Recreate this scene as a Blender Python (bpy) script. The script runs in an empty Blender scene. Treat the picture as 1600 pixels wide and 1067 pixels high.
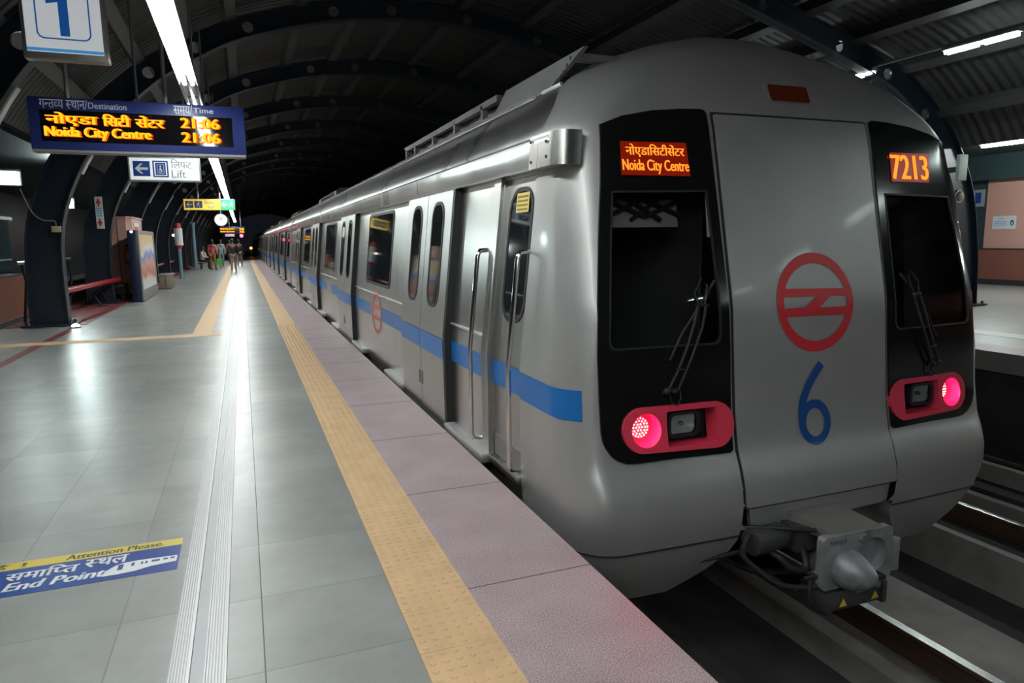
import bpy, bmesh, math, random
from math import pi, sin, cos, sqrt, atan2, radians as R
from mathutils import Vector, Matrix
from mathutils.geometry import delaunay_2d_cdt

S = bpy.context.scene
COL = S.collection
random.seed(7)

# ------------------------------------------------------------------ camera
# world: X across the tracks, Y along the platform, Z up; platform top is z = 0
CAMH = 1.5
cam = bpy.data.cameras.new('camera')
cam.sensor_width = 36.0
cam.lens = 1073.0 / 1600.0 * 36.0
cam.clip_start = 0.05
cam.clip_end = 400
camo = bpy.data.objects.new('camera', cam)
COL.objects.link(camo)
right = Vector((0.932, -0.363, -0.012))
fwd = Vector((0.357, 0.922, -0.147)).normalized()
right = (right - fwd * right.dot(fwd)).normalized()
up = right.cross(fwd)
M = Matrix((right, up, -fwd)).transposed().to_4x4()
M.translation = Vector((0, 0, CAMH))
camo.matrix_world = M
S.camera = camo

# ------------------------------------------------------------------ world and exposure
wd = bpy.data.worlds.new('night')
wd.use_nodes = True
wd.node_tree.nodes['Background'].inputs[0].default_value = (0.02, 0.024, 0.032, 1)
wd.node_tree.nodes['Background'].inputs[1].default_value = 0.25
S.world = wd
S.view_settings.view_transform = 'Standard'
S.view_settings.look = 'None'
S.view_settings.exposure = 0.0
S.view_settings.gamma = 1.0
S.view_settings.use_curve_mapping = False
TUBE = 62.0            # radiance of the platform tubes
FLOOD = 900.0          # watts of the floodlight

# ------------------------------------------------------------------ materials
def mat(name, col, rough=0.5, metal=0.0, emit=None, estr=0.0, spec=None, coat=0.0):
    m = bpy.data.materials.new(name)
    m.use_nodes = True
    b = m.node_tree.nodes['Principled BSDF']
    b.inputs['Base Color'].default_value = (*col, 1)
    b.inputs['Roughness'].default_value = rough
    b.inputs['Metallic'].default_value = metal
    if spec is not None:
        b.inputs['Specular IOR Level'].default_value = spec
    if coat:
        b.inputs['Coat Weight'].default_value = coat
        b.inputs['Coat Roughness'].default_value = 0.08
    if emit:
        b.inputs['Emission Color'].default_value = (*emit, 1)
        b.inputs['Emission Strength'].default_value = estr
    return m

def nodes(m):
    nt = m.node_tree
    return nt, nt.nodes['Principled BSDF'], nt.nodes.new, nt.links.new

def noisy(m, scale=(5, 5, 5), amount=0.25, nscale=4.0, rough=None, bump=0.0, detail=5.0):
    """mottle a material's own colour, and its roughness and relief"""
    nt, b, N, L = nodes(m)
    tc = N('ShaderNodeTexCoord'); mp = N('ShaderNodeMapping'); no = N('ShaderNodeTexNoise')
    mp.inputs['Scale'].default_value = scale
    no.inputs['Scale'].default_value = nscale
    no.inputs['Detail'].default_value = detail
    L(tc.outputs['Object'], mp.inputs[0]); L(mp.outputs[0], no.inputs['Vector'])
    c = b.inputs['Base Color'].default_value
    r = N('ShaderNodeValToRGB')
    r.color_ramp.elements[0].position = 0.3; r.color_ramp.elements[1].position = 0.7
    r.color_ramp.elements[0].color = (c[0]*(1-amount), c[1]*(1-amount), c[2]*(1-amount), 1)
    r.color_ramp.elements[1].color = (c[0]*(1+amount), c[1]*(1+amount), c[2]*(1+amount), 1)
    L(no.outputs['Fac'], r.inputs[0]); L(r.outputs[0], b.inputs['Base Color'])
    if rough:
        mr = N('ShaderNodeMapRange')
        mr.inputs['From Min'].default_value = 0.3; mr.inputs['From Max'].default_value = 0.7
        mr.inputs['To Min'].default_value = rough[0]; mr.inputs['To Max'].default_value = rough[1]
        L(no.outputs['Fac'], mr.inputs[0]); L(mr.outputs[0], b.inputs['Roughness'])
    if bump:
        bp = N('ShaderNodeBump'); bp.inputs['Strength'].default_value = bump
        bp.inputs['Distance'].default_value = 0.02
        L(no.outputs['Fac'], bp.inputs['Height']); L(bp.outputs[0], b.inputs['Normal'])
    return m

def glow(name, col, strength):
    m = bpy.data.materials.new(name); m.use_nodes = True
    nt = m.node_tree; nt.nodes.clear()
    e = nt.nodes.new('ShaderNodeEmission'); o = nt.nodes.new('ShaderNodeOutputMaterial')
    e.inputs[0].default_value = (*col, 1); e.inputs[1].default_value = strength
    nt.links.new(e.outputs[0], o.inputs[0])
    return m

def stone_floor(name):
    m = mat(name, (0.2, 0.215, 0.205), 0.2)
    nt, b, N, L = nodes(m)
    tc = N('ShaderNodeTexCoord')
    mp = N('ShaderNodeMapping'); mp.inputs['Location'].default_value = (0.02, 0.35, 0)
    L(tc.outputs['Object'], mp.inputs[0])
    br = N('ShaderNodeTexBrick')
    br.offset = 0.0; br.squash = 1.0
    br.inputs['Color1'].default_value = (0.238, 0.248, 0.228, 1)
    br.inputs['Color2'].default_value = (0.305, 0.312, 0.288, 1)
    br.inputs['Mortar'].default_value = (0.19, 0.20, 0.193, 1)
    br.inputs['Scale'].default_value = 1.0
    br.inputs['Mortar Size'].default_value = 0.0035
    br.inputs['Mortar Smooth'].default_value = 0.2
    br.inputs['Bias'].default_value = -0.1
    br.inputs['Brick Width'].default_value = 0.53
    br.inputs['Row Height'].default_value = 0.55
    L(mp.outputs[0], br.inputs['Vector'])
    no = N('ShaderNodeTexNoise'); no.inputs['Scale'].default_value = 1.7; no.inputs['Detail'].default_value = 9; no.inputs['Roughness'].default_value = 0.6
    L(tc.outputs['Object'], no.inputs['Vector'])
    mx = N('ShaderNodeMixRGB'); mx.blend_type = 'OVERLAY'; mx.inputs[0].default_value = 0.6
    L(br.outputs['Color'], mx.inputs[1])
    hs = N('ShaderNodeHueSaturation'); hs.inputs['Saturation'].default_value = 0.5
    bw = N('ShaderNodeRGBToBW')
    L(no.outputs['Color'], bw.inputs[0]); L(bw.outputs[0], mx.inputs[2]); L(mx.outputs[0], hs.inputs['Color']); L(hs.outputs[0], b.inputs['Base Color'])
    mp2 = N('ShaderNodeMapping'); mp2.inputs['Scale'].default_value = (1, 2.2, 1)
    no2 = N('ShaderNodeTexNoise'); no2.inputs['Scale'].default_value = 3.0; no2.inputs['Detail'].default_value = 6
    L(tc.outputs['Object'], mp2.inputs[0]); L(mp2.outputs[0], no2.inputs['Vector'])
    mr = N('ShaderNodeMapRange'); mr.inputs['To Min'].default_value = 0.26; mr.inputs['To Max'].default_value = 0.42
    L(no2.outputs['Fac'], mr.inputs[0]); L(mr.outputs[0], b.inputs['Roughness'])
    bp = N('ShaderNodeBump'); bp.inputs['Strength'].default_value = 0.12; bp.inputs['Distance'].default_value = 0.01
    L(no2.outputs['Fac'], bp.inputs['Height']); L(bp.outputs[0], b.inputs['Normal'])
    return m

def granite(name):
    m = mat(name, (0.4, 0.34, 0.36), 0.45)
    nt, b, N, L = nodes(m)
    tc = N('ShaderNodeTexCoord')
    vo = N('ShaderNodeTexNoise'); vo.inputs['Scale'].default_value = 190; vo.inputs['Detail'].default_value = 3
    L(tc.outputs['Object'], vo.inputs['Vector'])
    r = N('ShaderNodeValToRGB')
    e = r.color_ramp.elements
    e[0].position = 0.36; e[0].color = (0.20, 0.145, 0.158, 1)
    e[1].position = 0.62; e[1].color = (0.53, 0.415, 0.43, 1)
    k = e.new(0.48); k.color = (0.36, 0.268, 0.285, 1)
    L(vo.outputs['Fac'], r.inputs[0])
    no = N('ShaderNodeTexNoise'); no.inputs['Scale'].default_value = 3; no.inputs['Detail'].default_value = 5
    L(tc.outputs['Object'], no.inputs['Vector'])
    mx = N('ShaderNodeMixRGB'); mx.blend_type = 'SOFT_LIGHT'; mx.inputs[0].default_value = 0.4
    L(r.outputs[0], mx.inputs[1]); L(no.outputs['Fac'], mx.inputs[2])
    L(mx.outputs[0], b.inputs['Base Color'])
    bp = N('ShaderNodeBump'); bp.inputs['Strength'].default_value = 0.15; bp.inputs['Distance'].default_value = 0.002
    L(vo.outputs['Fac'], bp.inputs['Height']); L(bp.outputs[0], b.inputs['Normal'])
    return m

def brushed(name, col, r0, r1, metal=1.0, streak=(1, 22, 0.35)):
    m = mat(name, col, r0, metal)
    return noisy(m, streak, 0.04, 2.0, (r0, r1), 0.0, 3.0)

def ribbed_roof(name):
    m = mat(name, (0.07, 0.068, 0.064), 0.65, 0.1)
    nt, b, N, L = nodes(m)
    tc = N('ShaderNodeTexCoord')
    w = N('ShaderNodeTexWave'); w.wave_type = 'BANDS'; w.bands_direction = 'Y'
    w.inputs['Scale'].default_value = 1.6
    L(tc.outputs['Object'], w.inputs['Vector'])
    bp = N('ShaderNodeBump'); bp.inputs['Strength'].default_value = 0.9; bp.inputs['Distance'].default_value = 0.06
    L(w.outputs['Fac'], bp.inputs['Height']); L(bp.outputs[0], b.inputs['Normal'])
    return m

def clear_glass(name, tint=(0.5, 0.55, 0.55), k=0.55):
    """thin pane: part see-through, part mirror"""
    m = bpy.data.materials.new(name); m.use_nodes = True
    nt = m.node_tree; nt.nodes.clear(); N = nt.nodes.new; L = nt.links.new
    o = N('ShaderNodeOutputMaterial'); mx = N('ShaderNodeMixShader')
    t = N('ShaderNodeBsdfTransparent'); g = N('ShaderNodeBsdfGlossy'); f = N('ShaderNodeFresnel')
    f.inputs['IOR'].default_value = 1.5
    t.inputs[0].default_value = (*[c * k for c in tint], 1)
    g.inputs['Roughness'].default_value = 0.03
    L(f.outputs[0], mx.inputs[0]); L(t.outputs[0], mx.inputs[1]); L(g.outputs[0], mx.inputs[2]); L(mx.outputs[0], o.inputs[0])
    return m

MT = dict(
    floor=stone_floor('polished_green_stone'),
    granite=granite('pink_granite'),
    tactile=noisy(mat('yellow_tactile', (0.62, 0.41, 0.225), 0.6), (1, 1, 1), 0.08, 6),
    redstone=noisy(mat('red_stone', (0.25, 0.07, 0.07), 0.3), (1, 1, 1), 0.2, 9),
    joint=mat('dark_joint', (0.06, 0.055, 0.055), 0.8),
    alu=brushed('ribbed_aluminium', (0.50, 0.49, 0.49), 0.45, 0.55, 0.8, (2, 0.3, 2)),
    aludark=mat('groove_shade_aluminium', (0.30, 0.31, 0.32), 0.45, 0.5),  # darker bed colour puts in the groove shade between the ribs
    steel=brushed('brushed_steel', (0.47, 0.47, 0.455), 0.27, 0.34),
    steelroof=brushed('roof_steel', (0.5, 0.5, 0.5), 0.27, 0.32, 1.0, (0.5, 1.5, 0.5)),
    fairing=noisy(mat('roof_grey_paint', (0.125, 0.125, 0.123), 0.5, 0.1), (1, 1, 1), 0.12, 5),
    header=brushed('polished_steel', (0.60, 0.60, 0.60), 0.14, 0.22, 0.55, (0.4, 2, 0.4)),
    leaf=brushed('door_steel', (0.45, 0.45, 0.44), 0.34, 0.4),
    nose=noisy(mat('silver_paint', (0.37, 0.368, 0.364), 0.36, 0.4, coat=0.15), (1, 1, 1), 0.05, 3),
    dark=mat('black_rubber', (0.012, 0.012, 0.013), 0.6),
    black=mat('black_gloss', (0.008, 0.008, 0.009), 0.12),
    void=mat('unlit_interior', (0.015, 0.015, 0.016), 0.8), cabin=mat('grey_cabin_lining', (0.10, 0.10, 0.10), 0.7), blind=mat('grey_blind', (0.42, 0.40, 0.38), 0.8),
    winglass=mat('dark_window_glass', (0.012, 0.014, 0.016), 0.04, spec=0.8),
    screen=clear_glass('windscreen_glass', (0.85, 0.87, 0.87), 0.95),
    blue=mat('blue_stripe', (0.008, 0.13, 0.42), 0.35),
    six=mat('blue_numeral', (0.008, 0.07, 0.27), 0.35),
    red=mat('red_emblem', (0.64, 0.02, 0.035), 0.4),
    redpale=mat('faded_red_emblem', (0.60, 0.10, 0.10), 0.4),
    pod=mat('red_lamp_housing', (0.76, 0.05, 0.10), 0.3),
    tail=glow('tail_lamp_lit', (1.0, 0.02, 0.10), 2.5),
    tailhot=glow('tail_lamp_diodes', (1.0, 0.42, 0.28), 3.2),
    chrome=mat('chrome', (0.75, 0.75, 0.75), 0.12, 1.0),
    mirror=mat('lamp_reflector', (0.85, 0.85, 0.85), 0.25, 0.1),
    tuberight=glow('opposite_tube', (0.86, 1.0, 0.97), 45.0),
    tubewall=glow('wall_tube', (0.9, 1.0, 0.97), 300.0),
    lens=mat('headlamp_glass', (0.4, 0.4, 0.4), 0.08, 0.6),
    ledbg=mat('led_panel_bloom', (0.02, 0.004, 0.002), 0.25, emit=(0.9, 0.03, 0.003), estr=0.2),  # red emission stands in for bloom of the lit letters
    ledtxt=glow('led_orange', (1.0, 0.22, 0.02), 2.0),
    ledbig=glow('led_amber', (1.0, 0.40, 0.012), 1.8),
    ledred=glow('led_red_halo', (1.0, 0.10, 0.0), 1.2),
    board=mat('navy_board', (0.022, 0.035, 0.17), 0.35),
    boardface=mat('black_display', (0.006, 0.005, 0.006), 0.06),
    white=mat('white_sign', (0.68, 0.69, 0.68), 0.4),
    whitelit=mat('backlit_white_sign', (0.7, 0.7, 0.68), 0.4, emit=(0.95, 1.0, 0.95), estr=0.42),
    inkgreen=mat('dark_green_ink', (0.05, 0.09, 0.06), 0.5),
    litblue=mat('backlit_blue', (0.012, 0.07, 0.28), 0.4, emit=(.01,.09,.33), estr=.5),
    numbersign=mat('lit_number_sign', (0.7, 0.71, 0.72), 0.4, emit=(0.9, 0.95, 1.0), estr=0.38),
    signblue=mat('sign_blue', (0.012, 0.06, 0.27), 0.4),
    signblue_l=mat('sign_light_blue', (0.1, 0.4, 0.72), 0.4),
    signgrey=mat('sign_grey', (0.3, 0.33, 0.37), 0.5),
    lettergrey=mat('letter_grey', (0.68, 0.72, 0.82), 0.5),
    yellow=mat('sign_yellow', (0.72, 0.52, 0.04), 0.4),
    yellowlit=mat('backlit_yellow', (0.7, 0.5, 0.05), 0.4, emit=(1.0, 0.72, 0.08), estr=0.45),
    greenlit=mat('backlit_green', (0.03, 0.5, 0.15), 0.4, emit=(0.03, 0.9, 0.25), estr=0.55),
    frame=brushed('worn_frame', (0.26, 0.25, 0.24), 0.45, 0.6, 0.5),
    navy=noisy(mat('navy_steel', (0.013, 0.021, 0.034), 0.35), (1, 1, 1), 0.15, 3),
    navyedge=mat('flange_steel', (0.03, 0.037, 0.047), 0.4),
    purlin=mat('grey_purlin', (0.07, 0.07, 0.07), 0.5),
    roof=ribbed_roof('ribbed_roof'),
    pipe=mat('grey_rod', (0.25, 0.25, 0.26), 0.4, 0.6),
    tube=glow('fluorescent_tube', (0.94, 1.0, 0.975), TUBE),
    tubedim=glow('distant_tube', (0.80, 1.0, 0.97), 20.0),
    housing=mat('lamp_housing', (0.35, 0.36, 0.36), 0.4, 0.3),
    brown=noisy(mat('brown_granite', (0.22, 0.085, 0.055), 0.35), (1, 1, 1), 0.15, 60),
    brownpale=noisy(mat('red_granite_dado', (0.26, 0.10, 0.075), 0.4), (1, 1, 1), 0.12, 60),
    pink=mat('pink_panel', (0.60, 0.33, 0.28), 0.45),
    charcoal=mat('charcoal_skirting', (0.03, 0.03, 0.035), 0.5),
    teal=mat('dark_teal_panel', (0.03, 0.055, 0.06), 0.5),
    tealglass=mat('teal_glass', (0.02, 0.04, 0.042), 0.12),
    redrail=mat('red_rail', (0.34, 0.015, 0.03), 0.25),
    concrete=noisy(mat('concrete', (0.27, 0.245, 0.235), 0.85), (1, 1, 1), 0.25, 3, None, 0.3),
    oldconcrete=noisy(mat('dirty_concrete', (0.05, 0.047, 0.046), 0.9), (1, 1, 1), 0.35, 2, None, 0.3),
    palepav=noisy(mat('pale_paving', (0.33, 0.32, 0.31), 0.35), (1, 1, 1), 0.1, 4),
    rail=mat('rusty_rail', (0.13, 0.075, 0.055), 0.5, 0.5),
    railtop=mat('worn_rail_head', (0.55, 0.53, 0.52), 0.25, 1.0),
    iron=noisy(mat('grey_cast_iron', (0.28, 0.29, 0.30), 0.5, 0.3), (1, 1, 1), 0.3, 9, (0.35, 0.6), 0.1),
    iron_d=noisy(mat('grimy_iron', (0.06, 0.06, 0.06), 0.6, 0.3), (1, 1, 1), 0.3, 9),
    hose=mat('rubber_hose', (0.02, 0.02, 0.021), 0.55),
    paleblue=mat('pale_blue_post', (0.16, 0.27, 0.33), 0.4),
    redplain=mat('bright_red', (0.62, 0.03, 0.04), 0.4),
    bin=noisy(mat('tan_box', (0.25, 0.21, 0.15), 0.5), (1, 1, 1), 0.1, 4),
    skin=mat('skin', (0.22, 0.11, 0.07), 0.5),
    hair=mat('black_hair', (0.01, 0.008, 0.007), 0.5),
    shoe=mat('dark_shoe', (0.02, 0.018, 0.016), 0.5),
)

# ------------------------------------------------------------------ builders
class MB:
    def __init__(s): s.v = []; s.f = []
    def add(s, vs, fs):
        n = len(s.v); s.v += [tuple(p) for p in vs]; s.f += [tuple(i + n for i in f) for f in fs]; return s
    def box(s, lo, hi, bev=0.0):
        (x0, y0, z0), (x1, y1, z1) = lo, hi
        if bev > 0:
            bm = bmesh.new(); bmesh.ops.create_cube(bm, size=1)
            for v in bm.verts:
                v.co = Vector(((x0+x1)/2 + v.co.x*(x1-x0), (y0+y1)/2 + v.co.y*(y1-y0), (z0+z1)/2 + v.co.z*(z1-z0)))
            bmesh.ops.bevel(bm, geom=bm.edges[:], offset=bev, segments=2, affect='EDGES', profile=0.5)
            bm.verts.index_update()
            s.add([v.co for v in bm.verts], [[v.index for v in f.verts] for f in bm.faces]); bm.free(); return s
        return s.add([(x0,y0,z0),(x1,y0,z0),(x1,y1,z0),(x0,y1,z0),(x0,y0,z1),(x1,y0,z1),(x1,y1,z1),(x0,y1,z1)],
                     [(0,3,2,1),(4,5,6,7),(0,1,5,4),(1,2,6,5),(2,3,7,6),(3,0,4,7)])
    def tube(s, pts, r, n=10, cap=True):
        pts = [Vector(p) for p in pts]; rs = r if isinstance(r, (list, tuple)) else [r]*len(pts)
        vs = []; ref = None
        for i, p in enumerate(pts):
            t = ((pts[min(i+1, len(pts)-1)] - pts[max(i-1, 0)])).normalized()
            if ref is None: ref = Vector((0,0,1)) if abs(t.z) < 0.9 else Vector((1,0,0))
            a = (ref - t*ref.dot(t)).normalized(); b = t.cross(a); ref = a
            vs += [p + (a*cos(2*pi*k/n) + b*sin(2*pi*k/n))*rs[i] for k in range(n)]
        fs = [(i*n+k, i*n+(k+1)%n, (i+1)*n+(k+1)%n, (i+1)*n+k) for i in range(len(pts)-1) for k in range(n)]
        if cap: fs += [tuple(range(n-1,-1,-1)), tuple((len(pts)-1)*n+k for k in range(n))]
        return s.add(vs, fs)
    def prism(s, poly, f0, f1):
        """poly of 2D points, f0/f1 map a 2D point to the two end faces"""
        n = len(poly)
        return s.add([f0(p) for p in poly] + [f1(p) for p in poly],
                     [tuple(range(n-1,-1,-1)), tuple(range(n, 2*n))] + [(i, (i+1)%n, n+(i+1)%n, n+i) for i in range(n)])
    def ball(s, c, r, nu=14, nv=9):
        rx, ry, rz = r if isinstance(r, (list, tuple)) else (r, r, r)
        vs = [(c[0], c[1], c[2]-rz)]
        for j in range(1, nv):
            a = -pi/2 + pi*j/nv
            vs += [(c[0]+rx*cos(a)*cos(2*pi*i/nu), c[1]+ry*cos(a)*sin(2*pi*i/nu), c[2]+rz*sin(a)) for i in range(nu)]
        vs.append((c[0], c[1], c[2]+rz))
        fs = [(0, 1+(i+1)%nu, 1+i) for i in range(nu)]
        fs += [(1+j*nu+i, 1+j*nu+(i+1)%nu, 1+(j+1)*nu+(i+1)%nu, 1+(j+1)*nu+i) for j in range(nv-2) for i in range(nu)]
        fs += [(len(vs)-1, 1+(nv-2)*nu+i, 1+(nv-2)*nu+(i+1)%nu) for i in range(nu)]
        return s.add(vs, fs)
    def cyl(s, c, d, r, n=20, r2=None):
        c = Vector(c); d = Vector(d)
        return s.tube([c, c+d], [r, r if r2 is None else r2], n)
    def xf(s, fn): s.v = [tuple(fn(Vector(p))) for p in s.v]; return s
    def build(s, name, m, parent=None, smooth=False, kind=None):
        me = bpy.data.meshes.new(name)
        o0 = Vector(parent_origin(parent)) if parent else Vector((0,0,0))
        me.from_pydata([tuple(Vector(p) - o0) for p in s.v], [], s.f); me.update()
        bm = bmesh.new(); bm.from_mesh(me); bmesh.ops.recalc_face_normals(bm, faces=bm.faces[:]); bm.to_mesh(me); bm.free()
        if smooth:
            for p in me.polygons: p.use_smooth = True
            me.set_sharp_from_angle(angle=R(smooth if smooth is not True else 40))
        me.materials.append(m)
        o = bpy.data.objects.new(name, me); COL.objects.link(o)
        if parent: o.parent = parent
        if kind: o['kind'] = kind
        return o

ORG = {}
def parent_origin(p):
    """world position of a thing (or of the thing a part belongs to): meshes are given in world coordinates"""
    v = Vector((0,0,0))
    while p is not None: v = v + p.location; p = p.parent
    return v
def thing(name, label, cat, loc=(0,0,0), group=None, rz=0.0):
    o = bpy.data.objects.new(name, None); COL.objects.link(o); o.location = loc; o.rotation_euler = (0,0,rz)
    o.empty_display_size = 0.1
    return tag(o, label, cat, group)
def tag(o, label, cat=None, group=None, kind=None):
    o['label'] = label
    if cat: o['category'] = cat
    if group: o['group'] = group
    if kind: o['kind'] = kind
    return o
def lab(o, t): o['label'] = t; return o
def copy_tree(o, parent=None):
    c = o.copy(); COL.objects.link(c)
    if parent: c.parent = parent
    for ch in list(o.children): copy_tree(ch, c)
    return c
ORD = ['first','second','third','fourth','fifth','sixth','seventh','eighth','ninth','tenth','eleventh','twelfth','thirteenth','fourteenth',
       'fifteenth','sixteenth','seventeenth','eighteenth','nineteenth','twentieth']
TENS = {20:'twenty',30:'thirty',40:'forty',50:'fifty',60:'sixty'}
def ordw(i):
    if i < 20: return ORD[i]
    n = i+1; t = n//10*10
    return {30:'thirtieth',40:'fortieth',50:'fiftieth',60:'sixtieth'}[n] if n % 10 == 0 else TENS[t] + '-' + ORD[n%10-1]

def inside(p, poly):
    x, y = p; c = False; j = len(poly)-1
    for i in range(len(poly)):
        xi, yi = poly[i]; xj, yj = poly[j]
        if (yi > y) != (yj > y) and x < (xj-xi)*(y-yi)/(yj-yi)+xi: c = not c
        j = i
    return c
def densify(poly, d):
    out = []
    for i, p in enumerate(poly):
        q = poly[(i+1) % len(poly)]; n = max(1, int(math.hypot(q[0]-p[0], q[1]-p[1])/d))
        out += [(p[0]+(q[0]-p[0])*k/n, p[1]+(q[1]-p[1])*k/n) for k in range(n)]
    return out
def triangulate(poly, holes=(), d=0.06):
    loops = [densify(poly, d)] + [densify(h, d) for h in holes]
    vs = []; es = []
    for l in loops:
        n = len(vs); vs += l; es += [(n+i, n+(i+1) % len(l)) for i in range(len(l))]
    xs = [p[0] for p in loops[0]]; ys = [p[1] for p in loops[0]]
    x = min(xs)+d*0.5
    while x < max(xs):
        y = min(ys)+d*0.5
        while y < max(ys):
            if inside((x,y), loops[0]) and not any(inside((x,y), h) for h in loops[1:]): vs.append((x,y))
            y += d
        x += d
    r = delaunay_2d_cdt([Vector(p) for p in vs], es, [], 0, 1e-6)
    V = [tuple(p) for p in r[0]]; T = []
    for t in r[2]:
        c = (sum(V[i][0] for i in t)/3, sum(V[i][1] for i in t)/3)
        if inside(c, loops[0]) and not any(inside(c, h) for h in loops[1:]): T.append(tuple(t))
    return V, T
def sheet(poly, fmap, holes=(), d=0.06, t=0.0, mb=None):
    """a plate cut to a 2D outline and laid on a surface: fmap(a, b, depth) -> world point; t = thickness towards depth"""
    mb = mb or MB(); V, T = triangulate(poly, holes, d)
    n = len(V)
    if t == 0: return mb.add([fmap(a,b,0) for a,b in V], T)
    cnt = {}
    for f in T:
        for i in range(3):
            e = (f[i], f[(i+1)%3]); cnt[tuple(sorted(e))] = cnt.get(tuple(sorted(e)), []) + [e]
    side = [(e[0][1], e[0][0], e[0][0]+n, e[0][1]+n) for e in cnt.values() if len(e) == 1]
    return mb.add([fmap(a,b,0) for a,b in V] + [fmap(a,b,t) for a,b in V], list(T) + [tuple(i+n for i in reversed(f)) for f in T] + side)
def rrect(x0, y0, x1, y1, r, n=6):
    r = min(r, (x1-x0)/2-1e-4, (y1-y0)/2-1e-4); o = []
    for cx, cy, a in ((x1-r,y1-r,0),(x0+r,y1-r,pi/2),(x0+r,y0+r,pi),(x1-r,y0+r,1.5*pi)):
        o += [(cx+r*cos(a+pi/2*k/n), cy+r*sin(a+pi/2*k/n)) for k in range(n+1)]
    return o
def oval(cx, cy, rx, ry, n=40): return [(cx+rx*cos(2*pi*k/n), cy+ry*sin(2*pi*k/n)) for k in range(n)]
def stroke(pts, w):
    """outline of a thick line through 2D pts (w a number or one width per point)"""
    ws = w if isinstance(w, (list,tuple)) else [w]*len(pts); L = []; Rr = []
    for i, p in enumerate(pts):
        a = pts[max(i-1,0)]; b = pts[min(i+1,len(pts)-1)]; dx, dy = b[0]-a[0], b[1]-a[1]; l = math.hypot(dx,dy)
        nx, ny = -dy/l*ws[i]/2, dx/l*ws[i]/2
        L.append((p[0]+nx,p[1]+ny)); Rr.append((p[0]-nx,p[1]-ny))
    return L + Rr[::-1]

# lettering: laid out with the built-in face; "~" after a Hindi consonant makes it a half letter
def glyph(s):
    cu = bpy.data.curves.new('tmp','FONT'); cu.body = s; cu.size = 1; cu.resolution_u = 3
    o = bpy.data.objects.new('tmp', cu); COL.objects.link(o); bpy.context.view_layer.update()
    me = o.to_mesh(); V = [(v.co.x, v.co.y) for v in me.vertices]; F = [tuple(p.vertices) for p in me.polygons]
    o.to_mesh_clear(); bpy.data.objects.remove(o); bpy.data.curves.remove(cu)
    return V, F
HALF = {'फ': 0.10}
def letters(s):
    V = []; F = []; x = 0.0
    runs = []; cur = ''
    for ch in s:
        if ch == '~': runs.append((cur[:-1], False)); runs.append((cur[-1], True)); cur = ''
        else: cur += ch
    runs.append((cur, False))
    for t, half in runs:
        if not t: continue
        v, f = glyph(t)
        if not v: x += 0.25*len(t); continue
        if half:
            bm = bmesh.new(); bv = [bm.verts.new((p[0],p[1],0)) for p in v]
            for q in f:
                try: bm.faces.new([bv[i] for i in q])
                except ValueError: pass
            mxx = max(p[0] for p in v)
            cut = mxx - HALF.get(t, 0.185)
            bmesh.ops.bisect_plane(bm, geom=bm.verts[:]+bm.edges[:]+bm.faces[:], plane_co=(cut,0,0), plane_no=(1,0,0), clear_outer=True)
            bm.verts.index_update(); v = [(p.co.x,p.co.y) for p in bm.verts]; f = [tuple(q.index for q in p.verts) for p in bm.faces]; bm.free()
            adv = cut + 0.01
        else:
            bar = max(p[0] for p in glyph('||||')[0]); adv = max(p[0] for p in glyph(t+'||||')[0]) - bar
        n = len(V); V += [(p[0]+x, p[1]) for p in v]; F += [tuple(i+n for i in q) for q in f]; x += adv
    return V, F
def text(s, x0, y0, x1, y1, fmap, mb=None, shear=0.0, bold=0.0):
    """lettering stretched into the box x0..x1, y0..y1 (cap height box of the whole string)"""
    mb = mb or MB(); V, F = letters(s)
    ax = min(p[0] for p in V); bx = max(p[0] for p in V); ay = min(p[1] for p in V); by = max(p[1] for p in V)
    def g(p, o=0.0, dd=0.0):
        u = x0+(p[0]-ax)/(bx-ax)*(x1-x0); w = y0+(p[1]-ay)/(by-ay)*(y1-y0)
        return fmap(u+shear*(w-y0)+o, w, dd)
    mb.add([g(p) for p in V], F)
    if bold:
        for o, dd in ((-bold, -.0003), (bold, -.0006)): mb.add([g(p, o, dd) for p in V], F)
    return mb

# ------------------------------------------------------------------ setting: platforms, track bed
PE = 1.414            # platform edge
Y0, Y1 = -14.0, 135.0
def struct(name, mb, m, label, smooth=False):
    return tag(mb.build(name, m, None, smooth), label, None, None, 'structure')

struct('floor', MB().box((-4.6, Y0, -0.30), (0.508, Y1, 0)), MT['floor'], 'polished grey green stone floor of the near platform')
struct('platform_edge_paving', MB().box((0.818, Y0, -0.30), (PE, Y1, 0)), MT['granite'], 'speckled pink granite paving along the platform edge')
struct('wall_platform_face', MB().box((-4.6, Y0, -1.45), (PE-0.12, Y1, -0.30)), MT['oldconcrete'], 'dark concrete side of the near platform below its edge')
jb = MB()
y = 1.48
while y < 60:
    jb.box((0.82, y-0.0025, 0.0), (PE-0.002, y+0.0025, 0.0008)); y += 1.2
jb.box((-0.021, Y0, 0.0), (-0.018, 60, 0.0006))
struct('trim_paving_joint', jb, MT['joint'], 'thin dark joints between the paving slabs')
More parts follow.
